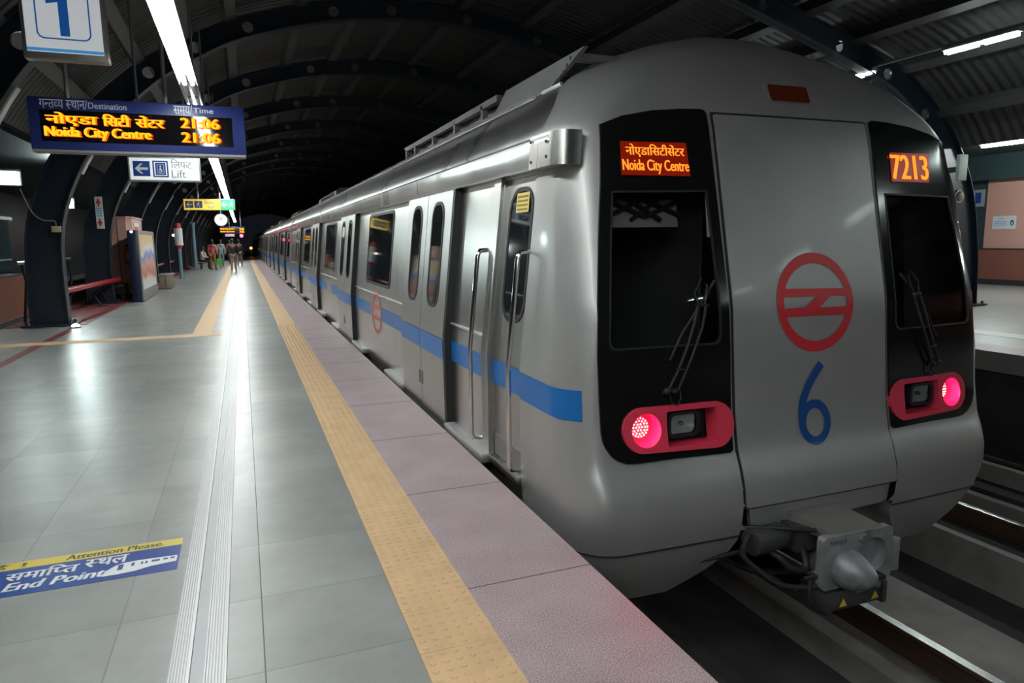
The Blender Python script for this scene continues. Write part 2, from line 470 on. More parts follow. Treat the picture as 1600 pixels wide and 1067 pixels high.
# tactile strip: tiles of 0.3 m with six rows of domes
tb = MB()
tb.box((0.508, Y0, -0.30), (0.818, Y1, -0.004))
y = 1.385
k = 0
while y < 24:
    tb.box((0.51, y+0.0015, -0.01), (0.816, y+0.2985, 0.003))
    n = 10 if y < 5 else 6
    if y < 13:
        for i in range(6):
            for j in range(6):
                cx, cy = 0.538+0.05*i, y+0.026+0.05*j
                vs = []; 
                for r_, z_ in ((0.0125,0.003),(0.0095,0.0068)):
                    vs += [(cx+r_*cos(2*pi*q/n), cy+r_*sin(2*pi*q/n), z_) for q in range(n)]
                tb.add(vs, [(q,(q+1)%n,n+(q+1)%n,n+q) for q in range(n)] + [tuple(range(n,2*n))])
    y += 0.30; k += 1
tb.box((0.51, y, -0.01), (0.816, Y1, 0.003))
struct('trim_tactile_strip', tb, MT['tactile'], 'yellow tactile strip with raised domes along the platform edge', 35)
t2 = MB().box((-0.87, 12.5, 0), (-0.57, 110, 0.003)).box((-3.55, 12.13, 0), (-0.42, 12.5, 0.003))
struct('trim_guide_strip', t2, MT['tactile'], 'yellow guide strip running down the middle of the platform with a cross branch')
struct('trim_red_band', MB().box((-3.02, Y0, 0), (-2.88, 60, 0.002)), MT['redstone'], 'red stone band in the floor in front of the columns')
# aluminium floor channel
ch = MB(); cr_ = MB()
for x0, x1 in ((-0.340, -0.282), (-0.216, -0.155)):
    ch.box((x0, Y0, 0), (x1, 70, 0.002))
    n = 6
    for i in range(n):
        a = x0+(x1-x0)*(i+0.25)/n; b = x0+(x1-x0)*(i+0.75)/n
        cr_.box((a, Y0, 0.002), (b, 70, 0.0055))
for a, b, h in ((-0.280, -0.268, 0.014), (-0.222, -0.217, 0.008), (-0.155, -0.148, 0.013)): cr_.box((a, Y0, 0), (b, 70, h))
ch.box((-0.268, Y0, 0), (-0.222, 70, 0.0015))
struct('trim_floor_channel', ch, MT['aludark'], 'metal bed of the floor channel, coloured darker for the shade between its ribs')
struct('trim_channel_ribs', cr_, MT['alu'], 'bright aluminium ribs of the channel running along the platform floor')

# track bed, plinths
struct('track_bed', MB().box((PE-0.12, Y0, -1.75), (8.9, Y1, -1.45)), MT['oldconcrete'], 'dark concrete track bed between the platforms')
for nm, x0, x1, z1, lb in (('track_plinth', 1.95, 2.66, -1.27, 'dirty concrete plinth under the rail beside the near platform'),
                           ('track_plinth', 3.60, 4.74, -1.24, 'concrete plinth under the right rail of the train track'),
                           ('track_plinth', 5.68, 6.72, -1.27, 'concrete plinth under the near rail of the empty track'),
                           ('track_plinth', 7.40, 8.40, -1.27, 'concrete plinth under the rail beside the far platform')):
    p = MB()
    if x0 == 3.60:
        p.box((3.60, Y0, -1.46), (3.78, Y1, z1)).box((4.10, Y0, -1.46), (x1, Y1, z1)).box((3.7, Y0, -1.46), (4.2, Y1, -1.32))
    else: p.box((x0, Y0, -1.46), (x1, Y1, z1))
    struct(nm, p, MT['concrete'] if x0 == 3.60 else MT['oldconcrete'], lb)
kb = MB().box((6.70, Y0, -1.46), (6.80, Y1, -1.10)); struct('track_kerb', kb, MT['concrete'], 'pale concrete kerb right of the near rail of the empty track')
kb = MB().box((7.70, Y0, -1.46), (7.80, Y1, -1.08)); struct('track_kerb', kb, MT['concrete'], 'pale concrete kerb left of the rail beside the far platform')
kb = MB().box((5.60, Y0, -1.46), (5.68, Y1, -1.08)); struct('track_kerb', kb, MT['concrete'], 'pale concrete kerb left of the near rail of the empty track')
def rail(x, zt, label):
    prof = [(-.035,0),(.035,0),(.036,-.03),(.012,-.045),(.010,-.13),(.07,-.15),(.07,-.16),(-.07,-.16),(-.07,-.15),(-.010,-.13),(-.012,-.045),(-.036,-.03)]
    t = thing('rail', label, 'rail', (x, 0, zt-0.16), 'running rails')
    MB().prism(prof, lambda p: (x+p[0], Y0, zt+p[1]), lambda p: (x+p[0], 120, zt+p[1])).build('rail_body', MT['rail'], t)
    lab(MB().box((x-.033, Y0, zt), (x+.033, 120, zt+.002)).build('rail_head', MT['railtop'], t), 'bright worn running surface')
rail(2.28, -1.10, 'rusty rail beside the near platform wall under the train')
rail(3.96, -1.10, 'rail with a bright head running out below the coupler')
rail(6.38, -1.10, 'nearer rail of the empty track beyond the train')
rail(8.06, -1.10, 'far rail of the empty track, close to the opposite platform')
# opposite platform
struct('floor_opposite_platform', MB().box((8.88, Y0, -0.25), (20.7, Y1, 0)), MT['palepav'], 'pale paving of the opposite platform')
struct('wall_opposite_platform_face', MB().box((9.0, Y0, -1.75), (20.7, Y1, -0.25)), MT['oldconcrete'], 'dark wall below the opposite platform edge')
struct('trim_opposite_edge', MB().box((8.88, Y0, 0), (9.45, Y1, 0.003)), MT['granite'], 'pinkish edge band of the opposite platform')
struct('trim_opposite_band', MB().box((10.3, Y0, 0), (10.75, Y1, 0.003)), MT['white'], 'pale band in the opposite platform floor')
WR = 20.7
struct('wall_right', MB().box((WR, Y0, 1.07), (WR+0.2, 14.25, 3.05)), MT['pink'], 'pink panelled wall of the opposite platform')
struct('wall_right_dado', MB().box((WR-0.03, Y0, 0.16), (WR+0.2, 15.2, 1.03)), MT['brownpale'], 'red brown granite dado of the opposite platform wall')
struct('baseboard_right', MB().box((WR-0.05, Y0, 0), (WR+0.2, 15.2, 0.16)), MT['charcoal'], 'dark skirting under the granite dado')
struct('trim_right', MB().box((WR-0.04, Y0, 1.03), (WR+0.2, 15.2, 1.07)), MT['charcoal'], 'dark ledge above the granite dado')
struct('wall_right_upper', MB().box((WR-0.4, Y0, 3.05), (WR+0.2, Y1, 3.75)).box((WR+0.05, 14.25, 0), (WR+0.2, Y1, 3.05)), MT['teal'], 'dark teal panels above and beyond the pink wall')
pw = thing('wall_poster', 'small white notice with blue lines on the pink wall', 'notice', (WR-0.02, 13.7, 1.62))
MB().box((WR-0.02, 13.36, 1.62), (WR, 14.02, 2.0)).build('panel', MT['white'], pw)
lt = MB()
for k, (a, b, z) in enumerate(((13.6, 13.97, 1.83), (13.62, 13.95, 1.78), (13.6, 13.97, 1.73), (13.7, 13.86, 1.92))): lt.box((WR-0.023, a, z), (WR-0.02, b, z+0.02))
lab(lt.build('lettering', MT['signblue_l'], pw), 'pale blue lines of print')
sheet(oval(13.46, 1.80, 0.05, 0.085), lambda a, b, d: (WR-0.024+d, a, b), [oval(13.46, 1.785, 0.02, 0.045)], 0.05, 0.003).build('emblem', MT['signblue'], pw)
sw = thing('wall_sign', 'small grey sign with a dark frame beside the end of the pink wall', 'sign', (WR-0.02, 14.5, 2.3))
MB().box((WR-0.02, 14.35, 2.3), (WR+0.05, 14.85, 2.8)).build('panel', MT['signgrey'], sw)
MB().box((WR-0.024, 14.42, 2.4), (WR-0.02, 14.6, 2.72)).build('symbol', MT['signblue'], sw)

# left side behind the columns
struct('wall_left', MB().box((-4.6, 2, 0.1), (-4.2, 16.8, 0.9)), MT['brown'], 'brown granite dado behind the first columns')
struct('baseboard_left', MB().box((-4.6, 2, 0), (-4.17, 16.8, 0.1)), MT['charcoal'], 'dark skirting below the brown granite dado')
struct('window_left', MB().box((-4.42, 2, 0.93), (-4.38, 16.8, 2.0)), MT['tealglass'], 'dark green glass above the brown granite dado')
struct('trim_left', MB().box((-4.5, 2, 0.90), (-4.2, 16.8, 0.93)).box((-4.5, 2, 2.0), (-4.3, 16.8, 2.06)).box((-4.44, 9.0, 0.93), (-4.36, 9.06, 2.0)).box((-4.44, 13, 0.93), (-4.36, 13.06, 2.0)), MT['charcoal'], 'dark frame of the glass behind the columns')
struct('wall_left_light_catcher', MB().box((-8.2, 0, -1.5), (-8.0, Y1, 3.4)), MT['navy'], 'dark outer wall added far behind the left columns to catch light')  # added so the floodlit haze has a surface to land on
struct('floor_left_outer', MB().box((-8.0, Y0, -1.0), (-4.6, Y1, -0.02)), MT['concrete'], 'concrete floor behind the left columns')
struct('wall_left_parapet', MB().box((-4.3, 17.2, 0), (-4.15, 100, 0.55)), MT['charcoal'], 'low dark parapet behind the columns')
struct('trim_column_base', MB().box((-4.15, 14.95, 0), (-2.84, 100, 0.012)), MT['redstone'], 'red stone strip on which the columns stand')

# ------------------------------------------------------------------ vaulted roof
INNER = [(-3.1,0),(-3.1,1.4),(-2.95,2.2),(-2.6,3.0),(-2.1,3.72),(-1.3,4.5),(-0.5,5.02),(0.3,5.42),(1.8,5.86),(3.0,6.03),(4.1,6.08),(5.4,5.96),(7.2,5.55),(9.0,5.05),(10.5,4.6),(11.6,4.2),(12.55,3.5),(13.1,2.85),(13.45,2.1),(13.65,1.05),(13.7,0)]
def smoothpath(P, n=4):
    out = []
    for i in range(len(P)-1):
        p0 = P[max(i-1,0)]; p1 = P[i]; p2 = P[i+1]; p3 = P[min(i+2,len(P)-1)]
        for k in range(n):
            t = k/n
            out.append(tuple(0.5*((2*p1[j])+(-p0[j]+p2[j])*t+(2*p0[j]-5*p1[j]+4*p2[j]-p3[j])*t*t+(-p0[j]+3*p1[j]-3*p2[j]+p3[j])*t**3) for j in range(len(p1))))
    out.append(tuple(P[-1])); return out
INN = smoothpath(INNER)
def offset(P, ws):
    o = []
    for i, p in enumerate(P):
        a = P[max(i-1,0)]; b = P[min(i+1,len(P)-1)]; dx, dy = b[0]-a[0], b[1]-a[1]; l = math.hypot(dx,dy)
        o.append((p[0]-dy/l*ws[i], p[1]+dx/l*ws[i]))
    return o
NI = len(INN)
def depth_at(i): return 0.36 + 0.24*max(0, abs(i/(NI-1)-0.5)*2-0.35)/0.65
DEP = [depth_at(i) for i in range(NI)]
OUT = offset(INN, DEP)
SKIN = offset(INN, [d+0.22 for d in DEP])
def at_arch(f, off):
    i = min(int(f*(NI-1)), NI-2); k = f*(NI-1)-i
    p = INN[i]; q = INN[i+1]; l = math.hypot(q[0]-p[0], q[1]-p[1]); nx, nz = -(q[1]-p[1])/l, (q[0]-p[0])/l
    return (p[0]+(q[0]-p[0])*k+nx*off, p[1]+(q[1]-p[1])*k+nz*off, atan2(q[1]-p[1], q[0]-p[0]))
ribroot = thing('roof_rib', 'curved navy steel roof rib spanning both platforms, nearest one that reaches the floor', 'roof rib', (0, 10.0, 0), 'curved steel ribs of the station roof')
holes = []
for f in (0.20,0.25,0.30,0.355,0.41,0.46,0.53,0.58,0.635,0.69,0.74,0.79):
    i = int(f*(NI-1)); p = at_arch(f, DEP[i]*0.5); holes.append(oval(p[0], p[1], 0.105, 0.105, 12))
sheet(INN+OUT[::-1], lambda a, b, d: (a, 10.0-0.02+d, b), holes, 0.35, 0.04).build('web', MT['navy'], ribroot)
def flange(P, w, t, name, m):
    Q = offset(P, [t]*NI); mb = MB()
    vs = []
    for p, q in zip(P, Q): vs += [(p[0],10-w/2,p[1]),(p[0],10+w/2,p[1]),(q[0],10+w/2,q[1]),(q[0],10-w/2,q[1])]
    fs = [(4*i+k, 4*i+(k+1)%4, 4*i+4+(k+1)%4, 4*i+4+k) for i in range(NI-1) for k in range(4)] + [(3,2,1,0),(4*NI-4,4*NI-3,4*NI-2,4*NI-1)]
    return mb.add(vs, fs).build(name, m, ribroot, 40)
flange(INN, 0.24, 0.02, 'inner_flange', MT['navyedge']); flange(OUT, 0.24, 0.02, 'outer_flange', MT['navy'])
i0 = min(range(NI), key=lambda i: abs(INN[i][1]-2.72)+(9 if INN[i][0] > 0 else 0)); ws_ = INN[i0:i0+4]
sheet([p for p in offset(ws_, [-.03]*len(ws_))]+[p for p in offset(ws_, [-.05]*len(ws_))][::-1], lambda a, b, d: (a, 9.93+d, b), [], .5, .14).build('cover_strip', MT['white'], ribroot)
for x0, x1 in ((-3.85,-2.98),(13.55,14.5)):
    b = MB().box((x0, 9.78, 0.012), (x1, 10.22, 0.05))
    for bx_ in (x0+0.08, x1-0.08):
        for by_ in (9.84, 10.16): b.cyl((bx_, by_, 0.05), (0,0,0.05), 0.025, 8)
    b.build('base_plate', MT['navy'], ribroot)
for i, Yr in enumerate([5.0]+[15.0+5*k for k in range(22)]):
    c = copy_tree(ribroot); c.location = (0, Yr, 0)
    c['label'] = ('curved navy steel roof rib almost above the camera' if Yr == 5.0 else
                  'curved navy steel roof rib, %s in line beyond the brown dado' % ordw(i-1) if i > 1 else
                  'curved navy steel roof rib whose wide foot stands at the end of the brown dado')
sk = MB(); nrow = 30
for i, p in enumerate(SKIN):
    for yy in (Y0, Y1): sk.v.append((p[0], yy, p[1]))
lo_, hi_ = 12, NI-13
sk.f = [(2*i, 2*i+1, 2*i+3, 2*i+2) for i in range(lo_, hi_)]
struct('ceiling', sk, MT['roof'], 'dark ribbed metal sheeting of the barrel vault roof', 60)
for k, f in enumerate((0.20,0.25,0.30,0.345,0.39,0.435,0.48,0.525,0.57,0.615,0.66,0.70,0.75,0.80)):
    x, z, a = at_arch(f, DEP[int(f*(NI-1))]+0.11)
    mb = MB()
    def rot(p, x=x, z=z, a=a): return (x+p[0]*cos(a)-p[2]*sin(a), p[1], z+p[0]*sin(a)+p[2]*cos(a))
    for lo, hi in (((-0.1,Y0,-0.10),(-0.085,Y1,0.09)), ((-0.1,Y0,-0.115),(0.10,Y1,-0.10)), ((0.085,Y0,-0.10),(0.1,Y1,-0.06))):
        b = MB().box(lo, hi); b.v = [rot(p) for p in b.v]; mb.add(b.v, b.f)
    o = mb.build('purlin', MT['purlin'])
    tag(o, 'long grey channel purlin under the roof sheeting, %s counted up from the left eaves' % ordw(k), 'purlin', 'purlins running the length of the roof', 'structure')
struct('canopy_left_light_catcher', MB().box((-8.2, Y0, 3.4), (-3.6, Y1, 3.5)), MT['teal'], 'dark flat canopy added behind the left columns to catch light')  # added with the outer wall as a surface to catch light
struct('ceiling_right', MB().box((13.6, Y0, 3.75), (21, Y1, 3.85)), MT['teal'], 'dark flat ceiling over the back of the opposite platform')

# ------------------------------------------------------------------ the train
XC = 3.12
def interp(x, xs, ys):
    if x <= xs[0]: return ys[0]
    for i in range(len(xs)-1):
        if x <= xs[i+1]: return ys[i]+(ys[i+1]-ys[i])*(x-xs[i])/(xs[i+1]-xs[i])
    return ys[-1]
ZW = [-.55,-.36,-.25,-.18,-.08,0,.75,1.9,2.06,2.11,2.16,2.28,2.42,2.56,2.68,2.77,2.83,2.86]
HW = [1.44,1.515,1.553,1.573,1.592,1.60,1.60,1.475,1.45,1.446,1.428,1.36,1.24,1.04,.80,.55,.28,0.001]
ZF = [-.55,-.42,-.30,-.18,-.09,0,.10,.2,.30,.5,1.1,2.1,2.25,2.4,2.55,2.68,2.77,2.83,2.86]
YF = [3.17,3.085,3.025,2.983,2.964,2.957,2.970,3.002,3.046,3.08,3.13,3.34,3.385,3.45,3.55,3.70,3.86,4.05,4.3]
RC = [.3,.29,.27,.26,.25,.24,.22,.21,.2,.2,.2,.21,.27,.4,.5,.6,.5,.25,.1]
def hw(z): return interp(z, ZW, HW)
def yf(z): return interp(z, ZF, YF)
def rc(z): return min(interp(z, ZF, RC), hw(z)*.9+1e-6)
def F(x, z):
    d = abs(x-XC); h = hw(z); r = rc(z); d = min(d, h)
    y = yf(z)+.05*(d/1.6)**2; e = (d-(h-r))/r
    if e > 0: y += 1.15*r*(1-sqrt(max(0, 1-e*e)))
    return y
def front(dx, z, depth=0.0, off=0.0): return (XC+dx, F(XC+dx, z)-off+depth, z)
def FR(off): return lambda a, b, d: front(a, b, d, off)
def FRM(off): return lambda a, b, d: front(-a, b, d, off)        # mirrored about the train's centre line
def side(y, z, depth=0.0, off=0.0): return (XC-hw(z)-off+depth, y, z)
def SD(off): return lambda a, b, d: side(a, b, d, off)
def outline(z, yrear, ys=(4.47, 4.32, 3.80), nc=9, nf=34):
    h = hw(z); r = rc(z); P = []
    yc = yf(z)+.05*(h/1.6)**2+1.15*r
    P.append((XC-h, yrear))
    for q, y in enumerate(ys): P.append((XC-h, max(y, yc+(.22,.12,.03)[q])))
    for k in range(nc):
        a = pi/2*(1-k/nc); d = (h-r)+r*sin(a); P.append((XC-d, yf(z)+.05*(d/1.6)**2+1.15*r*(1-cos(a))))
    for k in range(nf+1):
        d = -(h-r)+2*(h-r)*k/nf; d = math.copysign(.588, d) if z < .02 and abs(abs(d)-.588) < (h-r)/nf else d; P.append((XC+d, yf(z)+.05*(d/1.6)**2))
    for k in range(1, nc+1):
        a = pi/2*k/nc; d = (h-r)+r*sin(a); P.append((XC+d, yf(z)+.05*(d/1.6)**2+1.15*r*(1-cos(a))))
    for q, y in reversed(list(enumerate(ys))): P.append((XC+h, max(y, yc+(.22,.12,.03)[q])))
    P.append((XC+h, yrear)); return P
MASK = [(-1.296,2.104),(-1.16,2.156),(-.976,2.193),(-.787,2.212),(-.65,2.217),(-.629,2.209),(-.620,2.19),(-.612,1.75),(-.606,1.32),(-.602,.9),(-.610,.31),(-.631,.296),(-.995,.304),(-1.235,.302),(-1.285,.308),(-1.336,.330),(-1.372,.358),(-1.398,.395),(-1.412,.43),(-1.418,.475),(-1.422,.652),(-1.422,.866),(-1.407,1.142),(-1.365,1.5),(-1.325,1.80)]
GLASS = [(-1.269,1.75),(-.674,1.76),(-.664,1.32),(-.660,.955),(-.675,.92),(-.70,.908),(-1.33,.912),(-1.352,.93),(-1.358,.96),(-1.345,1.14),(-1.31,1.45)]
POD = []
for k in range(15):
    a = pi/2+pi*k/14; POD.append((-1.183+.118*cos(a), .477+.122*sin(a)))
for k in range(15):
    a = -pi/2+pi*k/14; POD.append((-.722+.118*cos(a), .467+.127*sin(a)))
LHOLE = oval(-1.161, .475, .088, .09, 28)
HHOLE = rrect(-1.035, .374, -.72, .566, .012, 3)
CUT = [(p[0]*0.985+(-1.0)*0.015, p[1]*0.985+1.2*0.015) for p in MASK]
CARL = 22.2
END1 = 25.0
cab = thing('metro_cab_carriage', 'silver metro carriage with the rounded driver cab, red ring emblem and blue numeral six', 'train carriage', (XC, 4.5, -1.1), 'coupled carriages of the metro train')

zs = sorted(set([-.185,-.15,-.11,-.07,-.035,0,.04,.1,.15,.2,.25,.3,.36,.42,.5,.6,.7,.75,.85,.95,1.05,1.1,1.2,1.3,1.4,1.5,1.6,1.7,1.8,1.88,1.94,2.0,2.06,2.11,2.16,2.22,2.28,2.35,2.42,2.49,2.56,2.62,2.68,2.72,2.77,2.80,2.83,2.85,2.86]))
fmat = []
body = MB(); rings = [outline(z, END1) for z in zs]; n = len(rings[0])
for z, rg in zip(zs, rings): body.v += [(p[0], p[1], z) for p in rg]
for j in range(len(zs)-1):
    zc = (zs[j]+zs[j+1])/2
    for i in range(n-1):
        a = [rings[j][i], rings[j][i+1], rings[j+1][i], rings[j+1][i+1]]
        cx = sum(p[0] for p in a)/4-XC; cy = sum(p[1] for p in a)/4
        if cx < -1.3 and 3.81 < cy < 4.31 and i == 2 and .04 < zc < 1.88: continue           # cab side door recess
        if cy < 3.65 and all(inside((-abs(p[0]-XC), z_), CUT) for p, z_ in zip(a, (zs[j],zs[j],zs[j+1],zs[j+1]))): continue     # front windows and lamps
        if zc < 0 and abs(cx) < .585 and cy < 3.6: continue
        body.f.append((j*n+i, j*n+i+1, (j+1)*n+i+1, (j+1)*n+i)); fmat.append((2 if zc > 2.06 else 1) if (i < 3 or i > n-5) else 0)
# rear wall
rear = [(rings[j][0][0], END1, zs[j]) for j in range(len(zs))] + [(rings[j][-1][0], END1, zs[j]) for j in range(len(zs)-1,-1,-1)]
body.add(rear, [tuple(range(len(rear)))])
bo = body.build('body_shell', MT['nose'], cab, 50)
bo.data.materials.append(MT['steel']); bo.data.materials.append(MT['steelroof'])
for p, q in zip(bo.data.polygons, fmat): p.material_index = q
# skirts below the seam: two lobes and the sides
def skirt(sgn):
    mb = MB(); Z = [-.185,-.22,-.27,-.33,-.40,-.47,-.55]; rows = []
    for z in Z:
        o = outline(z, END1); inner = .588+max(0,(-z-.20))**1.5*1.7
        P = [p for p in o[:len(o)//2] if XC-p[0] > inner+0.02]
        P.append((XC-inner, F(XC-inner, z)))
        while len(P) < len(o)//2: P.append(P[-1])
        rows.append([(XC+sgn*(p[0]-XC), p[1], z) for p in P])
    m = len(rows[0])
    for r_ in rows: mb.v += r_
    mb.f = [(j*m+i, j*m+i+1, (j+1)*m+i+1, (j+1)*m+i) for j in range(len(Z)-1) for i in range(m-1) if rows[j][i] != rows[j][i+1]]
    # return edge turned inwards
    e = [r_[-1] for r_ in rows]; n0 = len(mb.v)
    mb.v += e + [(p[0]-sgn*0.0, p[1]+0.5, p[2]) for p in e]
    mb.f += [(n0+j, n0+j+1, n0+len(e)+j+1, n0+len(e)+j) for j in range(len(e)-1)]
    return mb.build('skirt', MT['nose'], cab, 50)
skirt(1); skirt(-1)
for sgn in (1, -1):
    sm = MB()
    P = [p for p in outline(-.185, END1)[:60] if XC-p[0] > .6] + [(XC-.59, F(XC-.59, -.185))]
    sm.tube([(XC+sgn*(p[0]-XC), p[1]-0.001, -.185) for p in P if p[1] < 6], .006, 6)
    sm.build('seam', MT['dark'], cab)
MB().box((XC-1.4, 4.2, -.9), (XC+1.4, END1-.3, -.2)).box((XC-.62, 3.75, -.22), (XC+.62, 4.2, -.1)).build('underframe', MT['void'], cab)
cabin = MB()   # dark driver's cabin seen through the windscreens
cabin.box((XC-1.38, 4.6, .2), (XC+1.38, 4.65, 2.05)).box((XC-1.4, 3.45, .72), (XC+1.4, 4.6, .76))
cabin.box((XC-1.15, 3.56, 2.12), (XC+1.15, 4.6, 2.15)).box((XC-.57, 3.46, .0), (XC-.55, 4.6, 2.15)).box((XC+.55, 3.46, .0), (XC+.57, 4.6, 2.15))
cabin.build('cabin_interior', MT['cabin'], cab)
for mir in (False, True):
    g = FRM if mir else FR
    s_ = -1 if mir else 1
    mk = sheet(MASK, g(.012), [GLASS, oval(-1.161, .475, .095, .097, 28), rrect(-1.043, .366, -.712, .574, .014, 3)], .045, .035).build('window_surround', MT['black'], cab, 30)
    lab(mk, 'black gloss surround of the windscreen and lamps')
    gl = sheet(GLASS, g(-.004), [], .12, .0).build('windscreen', MT['screen'], mk, 30)
    fr = sheet([(p[0]*1.0,p[1]) for p in GLASS], g(.016), [[(p[0]*.975+(-1.0)*.025, p[1]*.975+1.33*.025) for p in GLASS]], .1, .014).build('windscreen_seal', MT['dark'], mk)
    # lamp pod with a round tail lamp and a square headlamp in recesses
    pd = sheet(POD, g(.03), [LHOLE, HHOLE], .05, .10).build('lamp_housing', MT['pod'], cab, 35)
    lab(pd, 'red capsule shaped lamp housing')
    yb = F(XC-1.16, .475)
    def pt(dx, z, dep): return (XC+s_*dx, F(XC+dx, z)+dep, z)
    lm = MB(); lm.tube([pt(-1.161, .475, .075), pt(-1.161, .475, .05)], [.062,.058], 24)
    lamp = lab(lm.build('tail_lamp', MT['tail'], pd, 30), 'lit red tail lamp')
    dd = MB()
    for rr, nn in ((0,1),(.018,6),(.036,12),(.051,18)):
        for q in range(nn):
            a = 2*pi*q/nn; c = pt(-1.161+rr*cos(a), .475+rr*sin(a), .047); dd.ball(c, .0062, 6, 4)
    dd.build('diode_cluster', MT['tailhot'], pd)
    tl = bpy.data.lights.new('tail_lamp_light', 'POINT'); tl.energy = 3.0; tl.color = (1, .03, .22); tl.shadow_soft_size = .03
    to = bpy.data.objects.new('tail_lamp_light', tl); COL.objects.link(to); to.parent = pd; to.location = Vector(pt(-1.161, .475, .005))-parent_origin(pd)
    sheet(oval(-1.161,.475,.089,.091,28), g(-.072), [oval(-1.161,.475,.056,.056,24)], .05, .0).build('lamp_recess', MT['pod'], pd)
    hb = MB(); hb.box((XC+s_*-.877-.165, F(XC-.88,.47)+.085, .36), (XC+s_*-.877+.165, F(XC-.88,.47)+.10, .58)); hb.build('headlamp_recess', MT['dark'], pd)
    hz = F(XC-.9, .48)-.035
    hb = MB()
    hb.add([], [])
    sheet(rrect(-1.012,.408,-.812,.552,.035), lambda a, b, d: (XC+s_*a, hz+.03+d, b), [rrect(-.996,.424,-.828,.536,.028)], .05, .06, hb)
    hl = lab(hb.build('headlamp', MT['dark'], pd, 30), 'square unlit headlamp')
    rf = MB()
    for i in range(9):
        for j in range(7):
            pass
    V, T = triangulate(rrect(-.998,.422,-.826,.538,.028), [], .012)
    rf.add([(XC+s_*a, hz+.085-.9*((a+.912)**2+(b-.48)**2)*0-.03*min(1, ((a+.912)/.09)**2+((b-.48)/.06)**2), b) for a, b in V], T)
    rf.build('reflector', MT['mirror'], hl, 60)
    MB().ball((XC-s_*.912, hz+.062, .48), (.014,.02,.014)).build('bulb', MT['lens'], hl, 60)
    V, T = triangulate(rrect(-.998,.422,-.826,.538,.028), [], .03)
    MB().add([(XC+s_*a, hz+.038, b) for a, b in V], T).build('lens', MT['screen'], hl)
    # destination display behind the top of the surround
    db = sheet([(-1.205,1.828),(-1.195,2.018),(-.755,2.022),(-.745,1.828)], g(.015), [], .08, .004).build('display_frame', MT['black'], mk, 30)
    if not mir:
        lab(sheet([(-1.202,1.835),(-1.193,2.015),(-.785,2.018),(-.777,1.835)], g(.018), [], .08, .003).build('display_panel', MT['ledbg'], db, 30), 'LED panel with the red bloom of its letters painted in')
        t = text('नोएडािसटीसेंटर', -1.167, 1.932, -.805, 2.003, FR(.021), bold=.0016)
        lab(t.build('lettering', MT['ledtxt'], db), 'orange LED letters')
        t = text('Noida City Centre', -1.193, 1.842, -.784, 1.920, FR(.021), bold=.0016)
        lab(t.build('lettering', MT['ledtxt'], db), 'orange LED letters')
    else:
        lab(sheet([(.745,1.835),(.755,2.018),(1.12,2.02),(1.09,1.835)], FR(.018), [], .08, .003).build('display_panel', MT['ledbg'], db, 30), 'LED panel with the red bloom of its letters painted in')
        t = text('7213', .752, 1.85, 1.085, 2.005, FR(.021), bold=.006)
        lab(t.build('lettering', MT['ledtxt'], db), 'orange LED digits')
    # wiper: pivot, two arms, blade
    wp = MB()
    def fp(dx, z, off): return (XC+s_*dx, F(XC+dx, z)-off, z)
    wp.ball(fp(-1.03,.68,.03), .022, 10, 6); wp.ball(fp(-.985,.675,.03), .018, 10, 6)
    wp.tube([fp(-1.06,.672,.028), fp(-.96,.68,.028)], .010, 8)
    wp.tube([fp(-1.024,.686,.04), fp(-.972,.785,.05), fp(-.91,.918,.055), fp(-.867,1.035,.055), fp(-.833,1.135,.05)], .0085, 8)
    wp.tube([fp(-.966,.682,.04), fp(-.882,.865,.055), fp(-.816,1.015,.055), fp(-.783,1.13,.05)], .0085, 8)
    wp.tube([fp(-.985,.80,.055), fp(-.93,.79,.055)], .006, 6); wp.tube([fp(-.85,1.135,.05), fp(-.765,1.13,.05)], .008, 6)
    wo = wp.build('wiper', MT['dark'], cab, 60)
    wb = MB(); wb.tube([fp(-1.01,.845,.035), fp(-.93,.985,.035), fp(-.82,1.12,.035), fp(-.70,1.262,.035)], .008, 6)
    wb.build('wiper_blade', MT['dark'], wo, 60)
    wh = MB(); wh.tube([fp(-.83,1.13,.05), fp(-.845,1.20,.045), fp(-.79,1.275,.045), fp(-.76,1.24,.045), fp(-.80,1.10,.05)], .004, 6)
    wh.build('washer_hose', MT['hose'], wo, 60); wh = MB()
    wh.tube([fp(-1.02,.67,.03), fp(-1.0,.61,.03), fp(-.97,.595,.03), fp(-.945,.63,.03), fp(-.95,.68,.03)], .004, 6)
    wh.build('washer_hose', MT['hose'], wo, 60)
# folding sun blind behind the left windscreen
bl = MB()
def bp_(dx, z): return (XC+dx, F(XC+dx, z)+.20, z)
for q in ((-1.2,1.72,-.95,1.62),(-.95,1.72,-.70,1.62),(-1.2,1.62,-.95,1.72),(-.95,1.62,-.70,1.72),(-1.05,1.72,-.85,1.60),(-.85,1.72,-1.05,1.60)):
    bl.tube([bp_(q[0],q[1]), bp_(q[2],q[3])], .012, 6)
bl.tube([bp_(-1.25,1.735), bp_(-.7,1.735)], .014, 6)
bo_ = bl.build('sun_blind', MT['void'], cab)
sheet(rrect(-1.24,1.56,-.72,1.74,.01), lambda a, b, d: (XC+a, F(XC+a,b)+.23+d, b), [], .1, .01).build('blind_cloth', MT['blind'], bo_)
